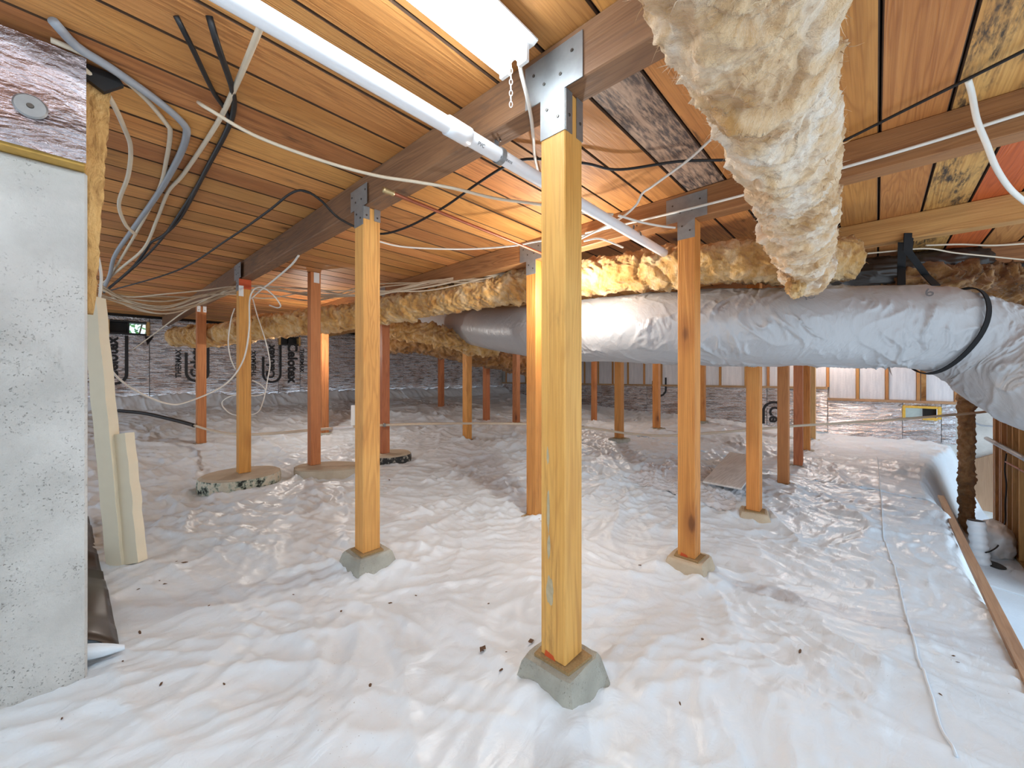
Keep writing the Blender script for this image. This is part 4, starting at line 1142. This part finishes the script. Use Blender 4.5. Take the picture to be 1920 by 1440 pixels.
bpz = [W(222, 770, 5.2), W(270, 775, 5.1), W(320, 786, 4.9), W(355, 795, 4.7), W(364, 798, 4.57)]
for p in bpz: p.z = max(p.z, gz(p.x, p.y) + ZC + .03)
tag(tube('black_pipe', bpz, .022, M['blackcable'], None, n=40, nseg=12), 'black poly pipe lying on the plastic near the foil wall', 'pipe')
# grey board lying on the sheet
def board():
    c = [gp(1318, 917), gp(1390, 938), gp(1432, 884), gp(1368, 866)]
    zz = max(gz(c[0][0] + (c[2][0] - c[0][0]) * i / 6 + (c[1][0] - c[3][0]) * j / 12, c[0][1] + (c[2][1] - c[0][1]) * i / 6 + (c[1][1] - c[3][1]) * j / 12) for i in range(7) for j in (-6, 0, 6)) + ZC + .02
    o = prism('loose_board', [(a - c[0][0], b - c[0][1]) for a, b in c], 'z', 0, .016, M['board'], None, (c[0][0], c[0][1], zz))
    o.rotation_euler = (.03, -.04, 0)
    tag(o, 'loose grey board lying on the plastic beside the stained orange post', 'board')
board()
# crumpled clear plastic around it
def clear_patch():
    uu = np.linspace(-1, 1, 130); U_, V_ = np.meshgrid(uu, uu, indexing='ij')
    cx, cy = gp(1310, 900)
    rad = np.sqrt(U_ ** 2 + V_ ** 2); ang = np.arctan2(V_, U_)
    X = cx + U_ * .72; Y = cy + V_ * .52
    wob = .85 + .15 * noise3(np.cos(ang) * 2, np.sin(ang) * 2, 3.)
    X = cx + (X - cx) * wob; Y = cy + (Y - cy) * wob
    k = 1 - np.abs(noise3(X * 2 + Y * 1.4, Y * 8 - X * 5, 8.1)); k2 = 1 - np.abs(noise3(X * 14 + Y * 9, Y * 4 - X * 3, 2.2))
    rim = 1 - sstep(.75, 1.25, rad)
    Z = ground(X, Y) + ZC + .003 + rim * (.022 * k ** 6 + .010 * k2 ** 6)
    o = fast_mesh('clear_plastic_sheet', np.stack([X - cx, Y - cy, Z - ZC], -1), grid_faces(130, 130, False)[:, ::-1].copy(), M['clear']); o.location = (cx, cy, ZC)
    tag(o, 'crumpled shiny plastic sheet under the loose grey board', 'plastic sheet')
clear_patch()

# ------------------------------------------------------------------ fluorescent fixture, bulb lamps
fl = empty('fluorescent_light', (.2, .80, CEIL + ZC - .003), 'two-tube fluorescent light fixture under the boards with a pull chain', 'light')
fv0 = .775; f0, f1 = -.42, .862
localbox('housing', f0, f1, fv0 - .06, fv0 + .06, CEIL - .03 + ZC, CEIL - .002 + ZC, M['whitetin'], fl, .004)
prof = [(-.085, 0), (-.03, -.028), (.03, -.028), (.085, 0), (.14, .012), (.14, .014), (-.14, .014), (-.14, .012)]
prism('reflector', [(fv0 + a, CEIL - .032 + b * .5 + ZC) for a, b in [(-.075, .0), (-.06, -.012), (.06, -.012), (.075, .0), (.075, .01), (-.075, .01)]], 'x', f0, f1, M['whitetin'], fl).location = -fl.location
for dv in (-.036, .036):
    tube('lamp_tube', [Vector((f0 + .03, fv0 + dv, CEIL - .066 + ZC)), Vector((f1 - .03, fv0 + dv, CEIL - .066 + ZC))], .019, M['tube_light'], fl, n=4, nseg=16)
    for e in (f0 + .012, f1 - .028):
        o = localbox('tube_holder', e, e + .016, fv0 + dv - .018, fv0 + dv + .018, CEIL - .09 + ZC, CEIL - .035 + ZC, M['whitetin'], fl, .003)
# pull chain
ch = WV(960, 118, .80); ch = Vector((f1 - .05, fv0 - .0, CEIL - .05 + ZC))
chp = W(958, 112, 1.16)
link_me = None
k = 0; zc = chp.z
while zc > W(958, 203, 1.16).z:
    bm = bmesh.new()
    n1, n2 = 10, 5
    ringv = []
    for i in range(n1):
        a = 2 * math.pi * i / n1; c = Vector((math.cos(a) * .0045, 0, math.sin(a) * .0095)); r_ = c.normalized()
        ringv.append([bm.verts.new(c + r_ * (.0014 * math.cos(b)) + Vector((0, .0014 * math.sin(b), 0))) for b in np.linspace(0, 2 * math.pi, n2, endpoint=False)])
    for i in range(n1):
        for j in range(n2): bm.faces.new((ringv[i][j], ringv[(i + 1) % n1][j], ringv[(i + 1) % n1][(j + 1) % n2], ringv[i][(j + 1) % n2]))
    if link_me is None:
        link_me = bpy.data.meshes.new('chain_link'); bm.to_mesh(link_me); link_me.materials.append(M['whitetin'])
    bm.free()
    o = bpy.data.objects.new('chain_link', link_me); link(o, fl); o.location = Vector((chp.x, chp.y, zc)) - fl.location; o.rotation_euler.z = (A - math.pi / 2) + (k % 2) * math.pi / 2.2
    zc -= .0165; k += 1
tag(tube('lamp_cord', [W(972, 106, 1.15), W(978, 140, 1.15), W(988, 180, 1.18), W(996, 220, 1.25), W(1000, 260, 1.4), W(1006, 310, 1.7), W(1030, 400, 2.3), W(1046, 500, 2.47)], .006, M['whitecable'], None, n=60), 'white lamp cord from the fluorescent light down behind the yellow post', 'cord')
def bulb_lamp(loc, label, r=.03, mat='bulb_light'):
    root = empty('bulb_lamp', loc, label, 'lamp', 'bare bulbs')
    bm = bmesh.new(); bmesh.ops.create_uvsphere(bm, u_segments=16, v_segments=12, radius=r)
    for v in bm.verts:
        if v.co.z > 0: v.co.z *= 1.35; v.co.x *= 1 - .35 * v.co.z / (r * 1.35); v.co.y *= 1 - .35 * v.co.z / (r * 1.35)
    bmobj('bulb', bm, M[mat], root, True)
    tube('socket', [Vector(loc) + Vector((0, 0, r * 1.2)), Vector(loc) + Vector((0, 0, r * 1.2 + .05))], .02, M['whitetin'], root, n=4, nseg=14)
    tube('stem', [Vector(loc) + Vector((0, 0, r * 1.2 + .05)), Vector((loc[0], loc[1], CEIL + ZC))], .005, M['whitecable'], root, n=4)
    return root
bl = W(1050, 545, 2.52)
bulb_lamp(bl, 'bare lit bulb hanging behind the knotty yellow post')
bulb_lamp(W(1560, 610, 6.6), 'bare lit bulb hanging over the trench end, behind the silver duct', mat='bulb_light_far')
bulb_lamp(W(590, 645, 4.95), 'bare lit bulb hanging behind the post with one metal clip', mat='bulb_light_dim')
bulb_lamp(W(1130, 625, 6.4), 'added fill bulb hanging behind the middle of the silver duct', mat='bulb_light_dim')  # unseen bulb added to brighten the back centre

# ------------------------------------------------------------------ cables
def under(p, r):
    lim = CEIL + ZC - r - .004
    if p.z > lim:
        k = (lim - ZC) / (p.z - ZC); return Vector((p.x * k, p.y * k, lim))
    return p
def cable(name, pts, r, mat, label, cat='cable', n=None, nseg=8, group=None):
    pts = [under(p, r) for p in pts]
    return tag(tube(name, pts, r, M[mat], None, n=n or 14 * len(pts), nseg=nseg), label, cat, group)
Z9 = .955
cable('cable', [WZ(372, 192, CEIL), WZ(392, 205, .94), WZ(480, 255, .92), WZ(600, 300, .88), WZ(700, 328, .84), WZ(780, 341, .812), WZ(850, 353, .80), WZ(930, 372, .80), WZ(1010, 383, .80), WZ(1100, 399, .80), WZ(1150, 402, .79)], .0065, 'beigecable', 'beige cable from a hole in the boards, stapled under the mould-streaked beam')
cable('cable', [WZ(195, 548, .80), WZ(330, 508, .84), WZ(430, 447, .88), WZ(500, 398, .90), WZ(545, 363, .91), WZ(572, 358, .905), WZ(602, 376, .87), WZ(640, 412, .82), WZ(705, 438, .80), WZ(760, 427, .82), WZ(830, 390, .86), WZ(900, 341, .90), WZ(955, 308, .93), WZ(1000, 298, .945), WZ(1095, 306, .945), WZ(1160, 318, .94), WZ(1270, 303, .945), WZ(1360, 300, .95)], .006, 'blackcable', 'black cable looping up over the beam and along the boards to the cream duct')
cable('cable', [WZ(1560, 272, .95), WZ(1592, 259, .95), WZ(1700, 205, .955), WZ(1920, 95, .96), WZ(2000, 50, .96)], .0055, 'blackcable', 'black cable under the mouldy yellow boards beyond the cream duct')
cable('cable', [W(330, 30, 1.1), W(358, 85, 1.12), W(400, 172, 1.35), W(422, 205, 1.5), W(428, 235, 1.65), W(402, 290, 1.9), W(350, 380, 2.3), W(300, 452, 2.7), W(255, 498, 3.0), W(200, 545, 3.4)], .0075, 'blackcable', 'thin black cable crossing in front of the beige one near the concrete wall')
cable('cable', [W(392, 30, 1.08), W(408, 85, 1.1), W(435, 165, 1.3), W(438, 205, 1.42), W(425, 245, 1.6), W(388, 315, 1.95), W(340, 405, 2.4), W(308, 440, 2.6), W(283, 455, 2.8), W(270, 475, 2.9), W(245, 505, 3.05), W(195, 548, 3.4)], .009, 'blackcable', 'thick black cable bundled beside the thin black one')
cable('cable', [W(500, 20, .98), W(473, 88, 1.1), W(440, 165, 1.3), W(405, 235, 1.6), W(345, 325, 2.0), W(315, 360, 2.2), W(295, 410, 2.4), W(270, 465, 2.7), W(230, 500, 3.0), W(192, 532, 3.3)], .0085, 'beigecable', 'flat pale cable running from the boards down beside the two black cables')
cable('conduit', [W(100, 40, 1.15), W(145, 88, 1.2), W(205, 126, 1.3), W(290, 185, 1.45), W(340, 228, 1.6), W(350, 250, 1.68), W(335, 295, 1.85), W(295, 365, 2.2), W(245, 435, 2.6), W(215, 480, 2.9), W(206, 515, 3.1), W(195, 540, 3.3)], .0125, 'greyconduit', 'thick grey cable curving under the boards beside the concrete wall', n=120, nseg=12)
cable('cable', [W(95, 75, 1.2), W(150, 98, 1.22), W(205, 128, 1.3), W(270, 182, 1.42), W(312, 232, 1.58), W(319, 250, 1.64), W(312, 300, 1.85), W(298, 355, 2.1), W(262, 425, 2.5), W(230, 480, 2.9), W(200, 530, 3.3)], .008, 'beigecable', 'beige cable running close along the thick grey cable')
cable('cable', [W(90, 90, 1.16), W(135, 110, 1.18), W(200, 175, 1.3), W(235, 245, 1.5), W(245, 280, 1.6), W(240, 330, 1.75), W(223, 382, 1.95), W(235, 420, 2.1), W(254, 440, 2.2)], .008, 'beigecable', 'short beige cable hanging loose nearest the concrete wall')
cable('cable', [W(178, 440, 1.95), W(184, 480, 1.97), W(190, 520, 2.0), W(186, 575, 2.02), W(188, 640, 2.05), W(205, 690, 2.1), W(250, 730, 2.4), W(310, 756, 2.7), W(350, 754, 2.85), W(420, 722, 3.1), W(455, 678, 3.22), W(467, 620, 3.24), W(468, 565, 3.25), W(476, 543, 3.28), W(492, 539, 3.35), W(512, 553, 3.4), W(526, 572, 3.45), W(520, 577, 3.5), W(505, 572, 3.5)], .006, 'whitecable', 'white cable drooping in a wide loop to the red-topped post', n=220)
cable('cable', [W(474, 560, 3.5), W(482, 590, 3.5), W(498, 640, 3.5), W(506, 680, 3.5), W(502, 710, 3.5), W(494, 750, 3.5), W(480, 775, 3.55), W(440, 778, 3.6), W(420, 765, 3.6), W(418, 752, 3.6), W(440, 741, 3.6), W(480, 742, 3.6), W(498, 735, 3.6), W(490, 722, 3.6), W(473, 713, 3.6)], .005, 'whitecable', 'thin white cable coiled beside the red-topped post', n=200)
cable('cable', [W(440, 578, 3.6), W(433, 600, 3.6), W(428, 640, 3.6), W(432, 670, 3.6), W(441, 692, 3.6)], .005, 'whitecable', 'short thin white cable hanging in front of the foil wall behind the red-topped post')
cable('cable', [WZ(560, 479, .826), WZ(545, 498, .80), WZ(510, 528, .76), W(490, 543, 3.42), W(470, 560, 3.45)], .007, 'whitecable', 'white cable coming down from the beam to the red-topped post')
# the bundle of house wiring slung under the beam towards the amber duct
rg = random.Random(44)
for k in range(9):
    jx = lambda a: rg.uniform(-a, a)
    sag = (0, 6, 14, 22, 30, 34, 20, 10, 28)[k]
    y0 = 545 + jx(14)
    pts = [W(185, y0, 3.1 + jx(.1)), W(240, 553 + sag * .7 + jx(5), 3.2), W(310, 555 + sag + jx(6), 3.3 + jx(.1)), W(380, 552 + sag * .4 + jx(8), 3.42), W(436, 545 + jx(10), 3.56), W(500, 550 + jx(14), 3.66), W(590, 552 + jx(12), 3.9), W(690, 545 + jx(12), 3.75), W(800, 535 + jx(10), 3.55), W(900, 521 + jx(8), 3.3), W(965, 512 + jx(5), 3.2), W(1010, 503, 3.12)]
    cable('cable', pts, .0062, 'browncable' if k % 3 else 'beigecable', 'tan house cable in the loose bundle slung towards the amber duct', n=90, group='bundle of tan cables')
cable('cable', [W(250, 655, 5.4), W(300, 618, 4.6), W(345, 585, 4.0), W(400, 555, 3.7), W(437, 540, 3.55)], .0065, 'beigecable', 'stiff beige cable slanting down to the far beam end by the vent')
cable('cable', [WZ(700, 450, .80), WZ(760, 463, .79), WZ(870, 467, .80), WZ(960, 461, .805), WZ(1010, 452, .81), WZ(1100, 440, .81), WZ(1150, 420, .81)], .0055, 'whitecable', 'white cable sagging below the pale boards behind the honey post')
cable('cable', [WU(1098, 437, 2.148), WU(1250, 402, 2.148), WU(1400, 364, 2.148), WU(1600, 309, 2.148), WU(1760, 262, 2.148), WU(1925, 210, 2.148), WU(2050, 172, 2.148)], .0065, 'whitecable', 'straight white cable stapled along the face of the second beam')
cable('cable', [WZ(1332, 262, .96), WZ(1290, 300, .94), WZ(1225, 348, .90), WZ(1205, 362, .89), WZ(1192, 385, .86), WZ(1165, 408, .82), WZ(1120, 432, .80), WZ(1090, 447, .79)], .0058, 'whitecable', 'kinked white cable from the cream duct down over the drain pipe')
cable('cable', [WZ(1160, 404, .81), WZ(1200, 416, .80), WZ(1240, 424, .80), WZ(1266, 427, .80)], .006, 'whitecable', 'short white cable ending at the galvanised T plate')
cable('cable', [WZ(1095, 452, .78), WZ(1120, 447, .78), WZ(1140, 452, .775), WZ(1168, 464, .77)], .0055, 'whitecable', 'short white cable dipping into the amber duct under the drain pipe')
cable('cable', [W(1815, 150, 1.30), W(1822, 175, 1.30), W(1832, 225, 1.32), W(1850, 270, 1.34), W(1868, 315, 1.36), W(1895, 355, 1.38), W(1930, 385, 1.4)], .0085, 'whitecable', 'thick white cable hanging from the mouldy yellow board')
cable('cable', [W(1735, 460, 2.6), W(1800, 458, 2.6), W(1860, 460, 2.55), W(1930, 456, 2.5)], .006, 'beigecable', 'upper beige cable running from the strap into the gloom')
cable('cable', [W(1560, 482, 2.5), W(1650, 473, 2.5), W(1735, 466, 2.55), W(1790, 474, 2.6), W(1860, 481, 2.6), W(1930, 488, 2.55)], .005, 'beigecable', 'lower beige cable sagging behind the webbing strap')

# ------------------------------------------------------------------ litter on the sheet
rg = random.Random(9)
CH = []
for k in range(3):
    bm = bmesh.new(); bmesh.ops.create_icosphere(bm, subdivisions=1, radius=1)
    for v in bm.verts: v.co = Vector((v.co.x * (1, 1.6, .9)[k], v.co.y * .45, v.co.z * .22)) * rg.uniform(.7, 1.2)
    me = bpy.data.meshes.new('bark_chip'); bm.to_mesh(me); bm.free(); me.materials.append(M['chip']); CH.append(me)
spots = [(330, 1053), (346, 1058), (299, 1089), (309, 1095), (260, 1106), (392, 1136), (262, 1186), (732, 1131), (905, 1220), (780, 1117), (916, 1132), (949, 1223), (230, 1240), (116, 1348), (302, 1283), (1500, 1222), (1788, 1230), (1795, 1242), (1317, 1200), (1200, 1060), (1275, 1320), (1763, 1302), (640, 1146), (550, 1115), (420, 1283), (694, 1286), (940, 1256)]
for px, py in spots:
    a, b = gp(px, py)
    o = bpy.data.objects.new('bark_chip', rg.choice(CH)); link(o); s = rg.uniform(.005, .013); o.scale = (s, s, s)
    o.location = (a, b, gz(a, b) + ZC + .001); o.rotation_euler = (rg.uniform(-.2, .2), rg.uniform(-.2, .2), rg.uniform(0, 6))
    tag(o, 'small dark bark chip lying on the white plastic', 'wood chip', 'bark chips on the plastic')
for px, py in ((905, 1220), (996, 1207), (730, 905)):
    a, b = gp(px, py); s = .015
    o = mobj('dry_leaf', [(-s, 0, 0), (-.3 * s, .6 * s, .5 * s), (.5 * s, .5 * s, .2 * s), (s, 0, .4 * s), (.4 * s, -.6 * s, .1 * s), (-.4 * s, -.5 * s, .4 * s)], [(0, 1, 5), (1, 2, 4, 5), (2, 3, 4)], M['chip'], None, False, (a, b, gz(a, b) + ZC + .004))
    o.rotation_euler.z = px; tag(o, 'curled brown dry leaf on the white plastic', 'leaf', 'dry leaves on the plastic')
